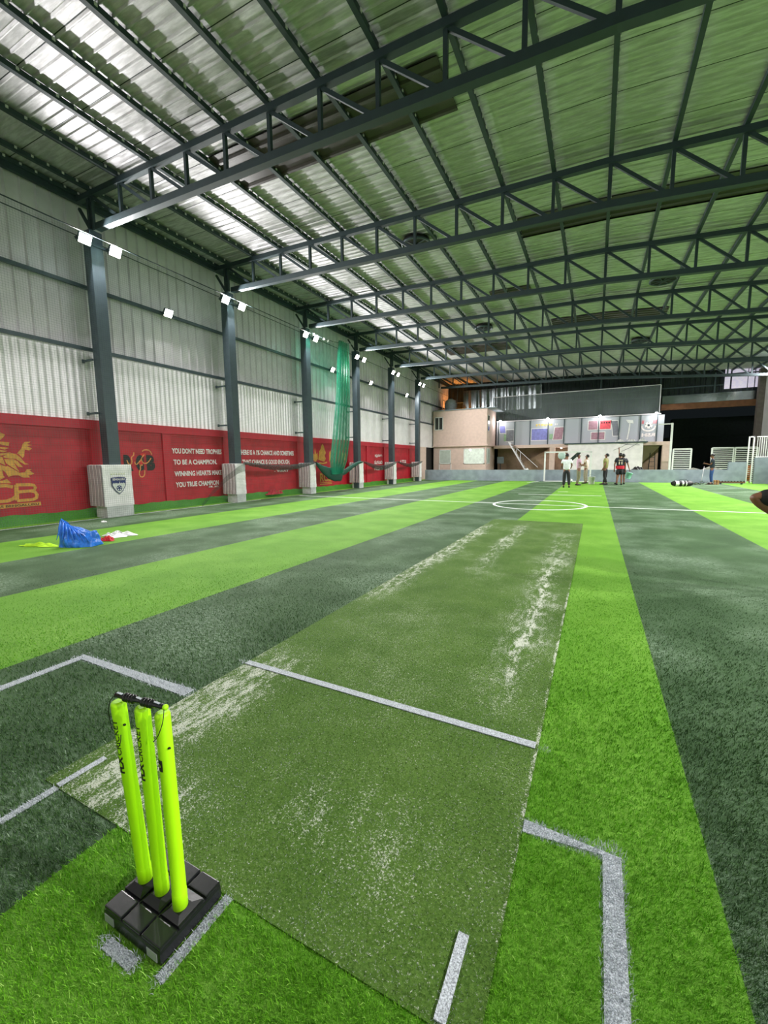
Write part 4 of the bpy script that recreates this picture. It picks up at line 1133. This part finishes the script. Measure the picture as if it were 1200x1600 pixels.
    for (x0, za, x1, zb) in ((0.9, 2.58, 2.2, 2.45), (0.6, 2.1, 1.5, 2.56), (1.1, 2.0, 2.1, 2.58)): b.tube([(x0, -0.02, za), ((x0 + x1) / 2, -0.02, (za + zb) / 2 - 0.04), (x1, -0.02, zb)], 0.01, 5)
    b.build('loose_cable', M['steel'], root)
    for k, (x, s, w) in enumerate(((1.5, 0.34, 'left'), (2.2, 0.34, 'middle'), (2.86, 0.28, 'right'))):
        cloth('sack', 'white folded sack on the kiosk roof, %s one' % w, 'sack', (x, 34.65, 2.68), s * 0.8, 0.15, 0.22, M['white'], 20 + k)
    # stairs and soffits
    root = empty('staircase', 'thin steel staircase with handrail in the recess right of the cabin', 'staircase', (-5.5, 34.3, 0))
    b = MB().beam((-0.75, 0, 2.9), (0.97, 0, 0.03), 0.05, 0.09); b.build('stringer', M['sheet'], root)
    b = MB().beam((-0.75, 0.6, 2.9), (0.97, 0.6, 0.03), 0.05, 0.09); b.build('stringer', M['sheet'], root)
    b = MB()
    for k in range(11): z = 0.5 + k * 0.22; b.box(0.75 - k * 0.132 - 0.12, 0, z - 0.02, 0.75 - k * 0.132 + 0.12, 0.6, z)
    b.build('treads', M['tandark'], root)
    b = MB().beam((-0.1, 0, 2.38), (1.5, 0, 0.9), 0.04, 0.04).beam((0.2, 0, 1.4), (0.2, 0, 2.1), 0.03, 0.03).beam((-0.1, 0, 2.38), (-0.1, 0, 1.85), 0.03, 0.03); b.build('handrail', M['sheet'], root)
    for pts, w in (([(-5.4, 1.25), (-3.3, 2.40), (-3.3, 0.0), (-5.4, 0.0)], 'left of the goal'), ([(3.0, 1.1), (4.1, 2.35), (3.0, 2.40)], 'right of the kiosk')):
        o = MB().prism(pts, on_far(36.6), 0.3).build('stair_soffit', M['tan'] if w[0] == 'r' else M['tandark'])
        tag(o, 'sloping rendered stair underside in the recess ' + w, 'stair underside')
    root = empty('ladder', 'dark ladder leaning in the recess right of the kiosk', 'ladder', (3.6, 35.8, 0))
    b = MB().beam((-0.2, 0, 0), (-0.08, 0.3, 1.9), 0.04, 0.04).beam((0.25, 0, 0), (0.2, 0.3, 1.9), 0.04, 0.04); b.build('stile', M['truss'], root)
    b = MB()
    for k in range(5): t = 0.15 + 0.17 * k; b.beam((-0.2 + 0.12 * t, 0.3 * t, 1.9 * t), (0.25 - .05 * t, 0.3 * t, 1.9 * t), 0.03, 0.03)
    b.build('rungs', M['truss'], root)
    root = empty('switch_box', 'grey switch box on a post in the recess beside the cabin', 'switch box', (-7.1, 35.6, 0))
    MB().box(-0.25, -0.1, 1.2, 0.25, 0.1, 1.75).build('box', M['kick'], root); MB().beam((0, 0, 0), (0, 0, 1.2), 0.05, 0.05).build('post', M['truss'], root)
    # small lamp in the recess behind the goal
    root = empty('ceiling_lamp', 'small lit ceiling lamp in the recess beside the kiosk', 'lamp', (-2.45, 35.7, 2.40))
    MB().tube([(0, 0, 0.02), (0, 0, -0.03)], 0.09, 16).build('fitting', M['white'], root); MB().ball((0, 0, -0.03), (0.07, 0.07, 0.03)).build('diffuser', M['spotlens'], root)
    L = bpy.data.lights.new('lamp', 'POINT'); L.energy = 12; L.shadow_soft_size = 0.06; L.color = (1, .85, .7)
    lo = bpy.data.objects.new('lamp', L); C.objects.link(lo); lo.parent = root; lo.location = (0, 0, -0.12)
gallery()

def gates():
    def gate(x0, x1, z0, z1, label, y=34.0):
        root = empty('slatted_gate', label, 'gate', ((x0 + x1) / 2, y, 0), 0, 'white slatted gates in the dark opening')
        h = (x1 - x0) / 2
        b = MB()
        for s in (-1, 1): b.beam((s * h, 0, z0), (s * h, 0, z1), 0.09, 0.06)
        b.beam((-h, 0, z1), (h, 0, z1), 0.06, 0.06).beam((-h, 0, z0 + 0.03), (h, 0, z0 + 0.03), 0.06, 0.06)
        b.build('gate_frame', M['white'], root)
        b = MB(); z = z0 + 0.14
        while z < z1 - 0.05: b.box(-h, -0.015, z, h, 0.015, z + 0.045); z += 0.125
        b.build('slats', M['white'], root)
    gate(4.63, 5.62, 0.0, 2.10, 'white slatted gate leaf left of the dark opening, next to the peach pillar')
    gate(6.72, 7.84, 0.0, 2.12, 'white slatted gate leaf behind the person with the phone')
    gate(7.90, 9.0, 0.0, 2.12, 'rightmost white slatted gate leaf, next to the railing')
    root = empty('pipe_frame', 'white pipe post with a short arm standing beside the banners', 'pipe frame', (4.47, 34.0, 0))
    MB().beam((0, 0, 0), (0, 0, 3.82), 0.12, 0.1).build('post', M['white'], root); MB().beam((0, 0, 3.77), (-0.82, 0, 3.77), 0.07, 0.07).build('arm', M['white'], root)
    # what lies beyond the opening at night
    o = MB().box(3.0, 44, 0, 16, 45, 3.3).box(5.75, 43.8, 3.3, 16, 45, 4.85).build('neighbouring_building', mat('dark_night_render', (44, 52, 54), 0.8))
    tag(o, 'dark building block seen through the opening at the far right', 'building')
gates()
# right hand far pillar
o = MB().box(9.42, 36.4, 0, RX, 36.8, 7.3).build('concrete_pillar', mat('dull_brown_concrete', (96, 88, 84), 0.8))
tag(o, 'brownish concrete pillar at the right edge of the dark opening', 'pillar')
# panel lying along the wall tops, far items
def bucket(loc, label, rgb, r=0.16, h=0.38, tilt=0.0, rz=0):
    root = empty('bucket', label, 'bucket', loc); root.rotation_euler = (0, tilt, rz)
    m = mat('bucket_%d_%d_%d' % rgb, rgb, 0.45)
    MB().tube([(0, 0, 0), (0, 0, 0.01), (0, 0, h * .9), (0, 0, h * .92), (0, 0, h)], [r * .8, r * .82, r * .98, r * 1.06, r * 1.06], 24).build('tub', m, root)
    MB().tube([(0, 0, h + .001), (0, 0, h + 0.004)], r * .95, 20).build('opening', M['steel'], root)
    MB().tube([(r * 1.05 * math.cos(a * math.pi / 10), 0, h * .9 + r * .9 * math.sin(a * math.pi / 10)) for a in range(11)], 0.006, 5).build('handle', M['steel'], root)
    return root
bucket((-0.17, 27.4, 0), 'off-white paint bucket standing on the turf between the people', (196, 200, 190), 0.19, 0.44)

def goal():
    root = empty('goal', 'small white goal frame standing in front of the low grey wall', 'goal', (-1.66, 29.9, 0))
    x0, x1, H = -1.38, 1.38, 1.95
    MB().beam((x0, 0, 0.02), (x0, 0, H), 0.09, 0.09).build('goal_post', M['white'], root)
    MB().beam((x1, 0, 0.02), (x1, 0, H), 0.09, 0.09).build('goal_post', M['white'], root)
    MB().beam((x0 - .045, 0, H), (x1 + .045, 0, H), 0.09, 0.09).build('crossbar', M['white'], root)
    MB().beam((x0, 0, 0.03), (x1, 0, 0.03), 0.05, 0.05).build('ground_bar', M['white'], root)
    b = MB()
    for x in (x0, x1): b.beam((x - 0.0, 0, H - 0.03), (x - 0.02, 0.42, 0.03), 0.04, 0.04).beam((x, 0, 0.03), (x, 0.42, 0.03), 0.04, 0.04)
    b.beam((x0, 0.42, 0.03), (x1, 0.42, 0.03), 0.04, 0.04)
    b.build('back_stay', M['white'], root)
goal()
o = MB().ball((0, 0, 0.11), 0.11, 20, 14).build('football', M['white']); o.location = (-1.38, 29.4, 0)
tag(o, 'white football on the turf inside the goal mouth', 'ball')
b = MB()
for k in range(6):
    a = k * 1.05; b.ball((0.07 * math.cos(a), 0.07 * math.sin(a) - 0.02, 0.11 + 0.07 * math.sin(k * 2.1)), 0.042, 8, 6)
b.build('dark_patches', M['steel'], o)
def framed():
    root = empty('easel_board', 'dark diagonal board held in a thin white stand behind the goal', 'board', (-1.42, 29.75 + 1.2, 0))
    b = MB().beam((-.22, 0, .78), (-.22, 0, 1.9), .03, .03).beam((.22, 0, .78), (.22, 0, 1.9), .03, .03).beam((-.22, 0, 1.9), (.22, 0, 1.9), .03, .03).beam((-.22, 0, 1.2), (.22, 0, 1.2), .03, .03)
    b.beam((-.22, 0, 0), (-.22, 0, .8), .03, .03).beam((.22, 0, 0), (.22, 0, .8), .03, .03)
    b.build('stand', M['white'], root)
    MB().beam((-.2, -.06, 1.30), (.45, -.06, 1.95), .03, .20).build('board', mat('dark_green_board', (20, 44, 34), 0.6), root)
    root = empty('round_lamp_shade', 'pale round shade standing behind the person in the white shirt', 'shade', (-2.08, 31.0, 0))
    MB().ball((0, 0, 1.74), (.25, .08, .27), 20, 12).build('shade', mat('pale_green_shade', (176, 200, 190), 0.5), root); MB().tube([(0, 0, 0), (0, 0, 1.5)], .02, 8).build('pole', M['truss'], root)
framed()
def duffel():
    root = empty('kit_bag', 'black and white kit bag lying on the bright far stripe', 'bag', (4.08, 26.45, 0), 0.28)
    def fn(u, v):
        a = 2 * math.pi * v; x = -0.5 + u
        r = 0.15 * (1 - (2 * abs(u - .5)) ** 6 * .55) * (1 + 0.06 * math.sin(20 * u + 3 * a))
        return (x, r * math.cos(a) * 1.2, 0.15 + r * math.sin(a))
    MB().grid(fn, 30, 20).build('bag_body', M['black'], root)
    b = MB()
    for x, w in ((-.28, .16), (-.02, .08), (.14, .05)):
        b.grid(lambda u, v: (x + w * (u - .5), .19 * math.cos(math.pi * (1.0 + v * 1.0)) * 1.0 if 0 else -.187 * math.sin(math.pi * (.1 + .8 * v)) , .15 + .155 * math.cos(math.pi * (.1 + .8 * v))), 4, 12)
    b.build('white_stripes', M['white'], root)
    MB().tube([(-.3, -.1, .29), (-.15, -.15, .36), (.1, -.15, .36), (.25, -.1, .29)], .014, 6).build('strap', M['steel'], root)
duffel()
def heap():
    rr = random.Random(9)
    root = empty('plant_trimmings', 'low heap of dark leafy trimmings at the feet of the person with the phone', 'plant heap', (5.35, 28.4, 0))
    b = MB()
    for k in range(140):
        x = rr.gauss(0, .28); y = rr.gauss(0, .12); z = max(0.01, rr.random() * .22 * (1 - abs(x)))
        a = rr.uniform(0, 6.3); l = rr.uniform(.06, .14)
        d = Vector((math.cos(a), math.sin(a), rr.uniform(-.2, .7))) * l; s = Vector((-math.sin(a), math.cos(a), 0)) * l * .3
        p = Vector((x, y, z)); b.add([p, p + d * .5 + s, p + d, p + d * .5 - s], [(0, 1, 2, 3)])
    b.build('leaves', mat('dark_leaves', (24, 52, 30), 0.6), root)
    b = MB()
    for k in range(10):
        x = rr.uniform(-.5, .5); b.tube([(x, -.1, .02), (x + rr.uniform(-.3, .3), .1, .12)], .01, 5)
    b.build('twigs', M['wood'], root)
    MB().tube([(-.1, .1, 0), (.0, .12, 1.0)], .012, 6).build('cane', M['sheet'], root)
    root = empty('cardboard_box', 'small brown carton on the turf right of the leafy heap', 'box', (6.0, 28.9, 0))
    MB().rbox(-.09, -.12, 0, .12, .12, .24, .006).build('carton', mat('brown_cardboard', (170, 130, 80), 0.8), root)
    MB().box(-.02, -.122, 0, .04, .122, .242).build('tape', M['wood'], root)
    root = empty('timber_plank', 'dark notched timber plank lying on the turf by the low wall at the right', 'plank', (6.75, 29.3, 0))
    MB().box(-.6, -.06, 0.08, .6, .06, .15).build('board', M['wood'], root)
    b = MB()
    for k in range(9): b.box(-.55 + .135 * k, -.05, .15, -.49 + .135 * k, .05, .19)
    b.box(-.5, -.05, 0, -.42, .05, .08).box(.42, -.05, 0, .5, .05, .08); b.build('blocks', M['truss'], root)
    cloth('helmet_bag', 'black and white bag lying on top of the low wall right of the kiosk', 'bag', (2.35, 30.52, .78), .28, .10, .22, M['black'], 31)
    cloth('rag', 'small white rag on the low wall in front of the stairs', 'cloth', (-4.25, 30.5, .78), .10, .06, .12, M['white'], 33)
heap()

# ------------------------------------------------------------------ people
def skin_mesh(name, verts, edges, radii, material, parent, sub=1, root=0):
    me = bpy.data.meshes.new(name); me.from_pydata(verts, edges, [])
    o = bpy.data.objects.new(name, me); C.objects.link(o)
    sk = o.modifiers.new('s', 'SKIN'); sk.use_smooth_shade = True
    for i, r in enumerate(radii):
        d = me.skin_vertices[0].data[i]
        d.radius = (r, r) if not isinstance(r, tuple) else r
        d.use_root = (i == root)
    ss = o.modifiers.new('u', 'SUBSURF'); ss.levels = sub; ss.render_levels = sub
    dg = bpy.context.evaluated_depsgraph_get()
    m2 = bpy.data.meshes.new_from_object(o.evaluated_get(dg))
    bpy.data.objects.remove(o); bpy.data.meshes.remove(me)
    m2.materials.clear(); m2.materials.append(material); m2.name = name
    for p in m2.polygons: p.use_smooth = True
    q = bpy.data.objects.new(name, m2); C.objects.link(q); q.parent = parent
    return q

def person(label, loc, rz, H, pose, top, bottom, shorts=False, look=0.0, print_no=None, shoes=True, topm2=None, sub=1, hem=.86, hemr=.105):
    """local frame: faces +Y, x to the right hand"""
    root = empty('person', label, 'person', loc, rz)
    D = {'hipL': (-.09, 0, .93), 'kneeL': (-.10, .02, .50), 'ankL': (-.11, -.02, .09), 'toeL': (-.12, .13, .03),
         'hipR': (.09, 0, .93), 'kneeR': (.10, .02, .50), 'ankR': (.11, -.02, .09), 'toeR': (.12, .13, .03),
         'shL': (-.18, 0, 1.44), 'elL': (-.24, -.02, 1.16), 'haL': (-.25, .06, .92),
         'shR': (.18, 0, 1.44), 'elR': (.24, -.02, 1.16), 'haR': (.25, .06, .92),
         'pel': (0, 0, .95), 'wai': (0, 0, 1.10), 'che': (0, .01, 1.32), 'nec': (0, 0, 1.50)}
    D.update(pose)
    s = H / 1.76
    D = {k: Vector(v) * s for k, v in D.items()}
    lz = math.cos(look); ly = math.sin(look)
    def hd(f, u): return D['nec'] + Vector((0, f * lz - u * ly * 0.6, u * lz + f * ly)) * s
    names = ['pel', 'wai', 'che', 'nec']; V = [D[n] for n in names]; Rr = [(.14, .10), (.125, .09), (.155, .10), (.055, .055)]
    E = [(0, 1), (1, 2), (2, 3)]
    def add(p, r, j):
        V.append(p); Rr.append(r); E.append((j, len(V) - 1)); return len(V) - 1
    a = add(hd(.01, .07), .055, 3); a = add(hd(.02, .13), (.072, .085), a); a = add(hd(.015, .20), (.078, .092), a); a = add(hd(.0, .265), (.05, .06), a)
    for S, sx in (('L', -1), ('R', 1)):
        h = add(D['hip' + S], .085, 0); k = add((D['hip' + S] + D['knee' + S]) / 2, .075, h); k = add(D['knee' + S], .052, k)
        k2 = add(D['knee' + S] * .65 + D['ank' + S] * .35, .052, k); k3 = add(D['ank' + S], .034, k2)
        add(D['toe' + S], .03, k3)
        h = add(D['sh' + S], .058, 2); k = add(D['el' + S], .040, h); w = add(D['ha' + S], .027, k)
        d = (D['ha' + S] - D['el' + S]).normalized()
        pl = add(D['ha' + S] + d * .07 * s, (.038, .022), w)
        sd = d.cross(Vector((0, 1, 0.2))).normalized(); up = d.cross(sd).normalized()
        for q, ln in ((-1.5, .055), (-.5, .07), (.5, .066), (1.5, .05)):
            f0 = add(D['ha' + S] + d * .105 * s + sd * q * .019 * s, .0085, pl)
            add(D['ha' + S] + (d * (.105 + ln) + sd * q * .021 + up * .02) * s, .0075, f0)
        t0 = add(D['ha' + S] + (d * .05 + up * .04) * s, .010, w); add(D['ha' + S] + (d * .09 + up * .062) * s, .009, t0)
    Rr = [(r * s if not isinstance(r, tuple) else (r[0] * s, r[1] * s)) for r in Rr]
    body = skin_mesh('body', V, E, Rr, M['skin'], root, sub)
    # nose, ears, eyes, mouth
    b = MB().ball(hd(.115, .13), (.014, .02, .022), 8, 6)
    for sx in (-1, 1): b.ball(hd(-.0, .14) + Vector((sx * .082 * s, 0, 0)), (.012, .022, .032), 8, 6)
    b.build('face_features', M['skin'], body)
    b = MB()
    for sx in (-1, 1): b.ball(hd(.095, .155) + Vector((sx * .032 * s, 0, 0)), (.012, .008, .007), 8, 6)
    b.ball(hd(.10, .085), (.024, .008, .006), 8, 6)
    b.build('eyes_and_mouth', M['hair'], body)
    # hair cap
    hc = hd(-.012, .195)
    def hair(u, v):
        a = 2 * math.pi * u; ph = v * math.radians(112)
        n = Vector((math.sin(ph) * math.sin(a), math.sin(ph) * math.cos(a), math.cos(ph)))
        if n.y > 0 and n.z < .25: n.z = .25 + (n.z - .25) * .2
        w = 1 + .03 * math.sin(11 * a) * math.sin(ph)
        c = Vector((n.x * .094, n.y * .108, n.z * .108)) * s * w
        c = Vector((c.x, c.y * lz - c.z * ly, c.z * lz + c.y * ly))
        return hc + c
    MB().grid(hair, 24, 10).build('hair', M['hair'], root)
    # shirt: torso and short sleeves
    V2 = [D['pel'] + Vector((0, 0, -.06 * s)), D['wai'], D['che'], D['nec'] + Vector((0, 0, -.05 * s))]
    R2 = [(.205, .14), (.185, .13), (.205, .135), (.095, .085)]; E2 = [(0, 1), (1, 2), (2, 3)]
    for S in 'LR':
        V2.append(D['sh' + S]); R2.append(.088); E2.append((2, len(V2) - 1))
        V2.append(D['sh' + S] * .35 + D['el' + S] * .65); R2.append(.082); E2.append((len(V2) - 2, len(V2) - 1))
    R2 = [(r * s if not isinstance(r, tuple) else (r[0] * s, r[1] * s)) for r in R2]
    sh = skin_mesh('shirt', V2, E2, R2, top, root, sub)
    if topm2:
        MB().grid(lambda u, v: tuple(Vector((.215 * math.sin(2 * math.pi * u), .15 * math.cos(2 * math.pi * u), .90 + .17 * v)) * s), 24, 3).build('shirt_hem_band', topm2, sh)
    # trousers or shorts
    V3 = [D['pel'] + Vector((0, 0, .03 * s)), D['pel'] + Vector((0, 0, -.06 * s))]; R3 = [(.155, .115), (.15, .115)]; E3 = [(0, 1)]
    for S in 'LR':
        kn = D['knee' + S]; an = D['ank' + S]; hp = D['hip' + S] + Vector((0, 0, -.05 * s))
        V3.append(hp); R3.append(.112); E3.append((1, len(V3) - 1))
        if shorts:
            V3.append(hp * (1 - hem) + kn * hem); R3.append(hemr); E3.append((len(V3) - 2, len(V3) - 1))
        else:
            V3.append(kn); R3.append(.088); E3.append((len(V3) - 2, len(V3) - 1))
            V3.append(an + (kn - an) * .08); R3.append(.074); E3.append((len(V3) - 2, len(V3) - 1))
    R3 = [(r * s if not isinstance(r, tuple) else (r[0] * s, r[1] * s)) for r in R3]
    skin_mesh('shorts' if shorts else 'trousers', V3, E3, R3, bottom, root, sub)
    if shoes:
        for S in 'LR':
            a, t = D['ank' + S], D['toe' + S]
            d = (t - a); d.z = 0; d = d.normalized() if d.length > 1e-5 else Vector((0, 1, 0))
            z0 = min(a.z, t.z) - .03 * s
            MB().tube([a - d * .07 * s + Vector((0, 0, -.045 * s)), a + Vector((0, 0, -.03 * s)), (a + t) / 2 + Vector((0, 0, -.02)) * s, t + d * .05 * s], [.035 * s, .05 * s, .045 * s, .03 * s], 12).build('shoe', M['black'], root)
    if print_no:
        text('jersey_print', print_no, lambda u, v, w: tuple(Vector((u, -.150, v)) * s), -.085, 1.14, .17, .16, mat('cream_print', (220, 205, 180), .6), sh, .04)
        text('jersey_print', '-----', lambda u, v, w: tuple(Vector((u, -.150, v)) * s), -.10, 1.345, .20, .045, mat('cream_print', (220, 205, 180), .6), sh, .09)
    return root

def fab(n, rgb): return mat(n, rgb, .8, 0, .06, 14, .3, 20, .01)
blk = fab('black_trouser_cloth', (22, 24, 28)); 
holdf = dict(elL=(-.25, .0, 1.18), haL=(-.16, .20, 1.12), elR=(.25, .0, 1.18), haR=(.16, .20, 1.12))
person('person in a white T-shirt and black trousers, back turned, nearest of the group', (-1.32, 23.5, 0), math.radians(4), 1.72,
       dict(elL=(-.25, -.01, 1.17), haL=(-.22, .16, 1.08), elR=(.25, -.01, 1.17), haR=(.22, .16, 1.08), kneeL=(-.10, .02, .5), ankL=(-.12, -.02, .09), kneeR=(.12, .0, .5), ankR=(.15, -.04, .09), toeR=(.17, .1, .03)),
       fab('white_tee_cloth', (222, 226, 230)), blk)
person('person in a pink shirt and khaki trousers looking up, standing sideways by the goal', (-.83, 25.8, 0), math.radians(-78), 1.74,
       dict(elL=(-.24, .02, 1.16), haL=(-.12, .24, 1.12), elR=(.24, .04, 1.16), haR=(.14, .26, 1.12), ankR=(.08, -.10, .09), toeR=(.08, .05, .03)),
       fab('pink_shirt_cloth', (196, 158, 178)), fab('khaki_trouser_cloth', (112, 110, 84)), look=.45)
person('person in a pale shirt and grey-beige trousers standing behind the pink shirt', (-.50, 27.9, 0), math.radians(70), 1.72,
       dict(elL=(-.22, .04, 1.18), haL=(-.05, .24, 1.18), elR=(.22, .05, 1.18), haR=(.05, .26, 1.10)),
       fab('cream_shirt_cloth', (206, 186, 172)), fab('beige_trouser_cloth', (140, 132, 112)), look=.4)
person('person in an olive shirt and black trousers looking up to the left', (.52, 26.9, 0), math.radians(72), 1.75,
       dict(elL=(-.22, -.04, 1.16), haL=(-.20, .08, .94), elR=(.2, .02, 1.16), haR=(.18, .14, .96), ankL=(-.12, -.12, .09), toeL=(-.12, .03, .03), ankR=(.10, .10, .09), toeR=(.10, .26, .03)),
       fab('olive_shirt_cloth', (132, 132, 78)), blk, look=.35)
person('person in a black and red numbered jersey and black shorts, back turned', (1.22, 26.8, 0), math.radians(6), 1.78,
       dict(elL=(-.27, -.02, 1.14), haL=(-.26, .03, .88), elR=(.25, .02, 1.14), haR=(.28, .06, .86)),
       fab('black_jersey_cloth', (24, 26, 34)), blk, shorts=True, look=.5, print_no='11', topm2=fab('red_jersey_cloth', (190, 24, 48)))
person('person in dark clothes behind the numbered jersey, one arm raised high', (1.40, 27.75, 0), math.radians(10), 1.74,
       dict(elL=(-.20, .04, 1.72), haL=(-.22, .06, 1.98), shL=(-.16, 0, 1.48), elR=(.27, -.02, 1.14), haR=(.34, -.04, .90), ankL=(-.30, -.02, .09), kneeL=(-.2, .02, .5), toeL=(-.33, .12, .03)),
       fab('dark_tee_cloth', (36, 38, 50)), blk, shorts=True, look=.4)
bucket((1.66, 27.45, .34), 'mint green bucket held at the side of the person with a raised arm', (150, 214, 196), .165, .36, math.radians(14))
person('person in dark T-shirt and blue jeans looking at a phone, alone at the right', (5.80, 29.0, 0), math.radians(78), 1.66,
       dict(elL=(-.2, .06, 1.16), haL=(-.06, .30, 1.22), elR=(.2, .06, 1.14), haR=(.06, .30, 1.20)),
       fab('navy_tee_cloth', (34, 44, 56)), fab('blue_jean_cloth', (36, 70, 122)), look=-.25)
o = MB().rbox(-.005, -.04, -.075, .005, .04, .075, .003).build('phone', M['black']); o.location = (5.42, 29.08, 1.20); o.rotation_euler = (0, .5, 0)
tag(o, 'small dark phone held up by the person in blue jeans', 'phone')
# runner coming in from the right: only a knee and thigh reach into the picture
person('runner at the right edge, only a black-shorted thigh and bent bare knee showing', (1.86, 5.55, 0), math.radians(93), 1.80,
       dict(kneeL=(-.10, .43, .99), ankL=(-.10, .10, .73), toeL=(-.10, .14, .60), kneeR=(.10, .08, .5), ankR=(.10, -.12, .09), toeR=(.1, .03, .03), hipL=(-.09, .04, 1.02),
            elL=(-.26, -.15, 1.2), haL=(-.2, -.1, 1.35 - .3), elR=(.26, -.1, 1.2), haR=(.2, .05, 1.05)),
       blk, fab('black_shorts_cloth', (16, 17, 19)), shorts=True, sub=2, hem=.93, hemr=.098)
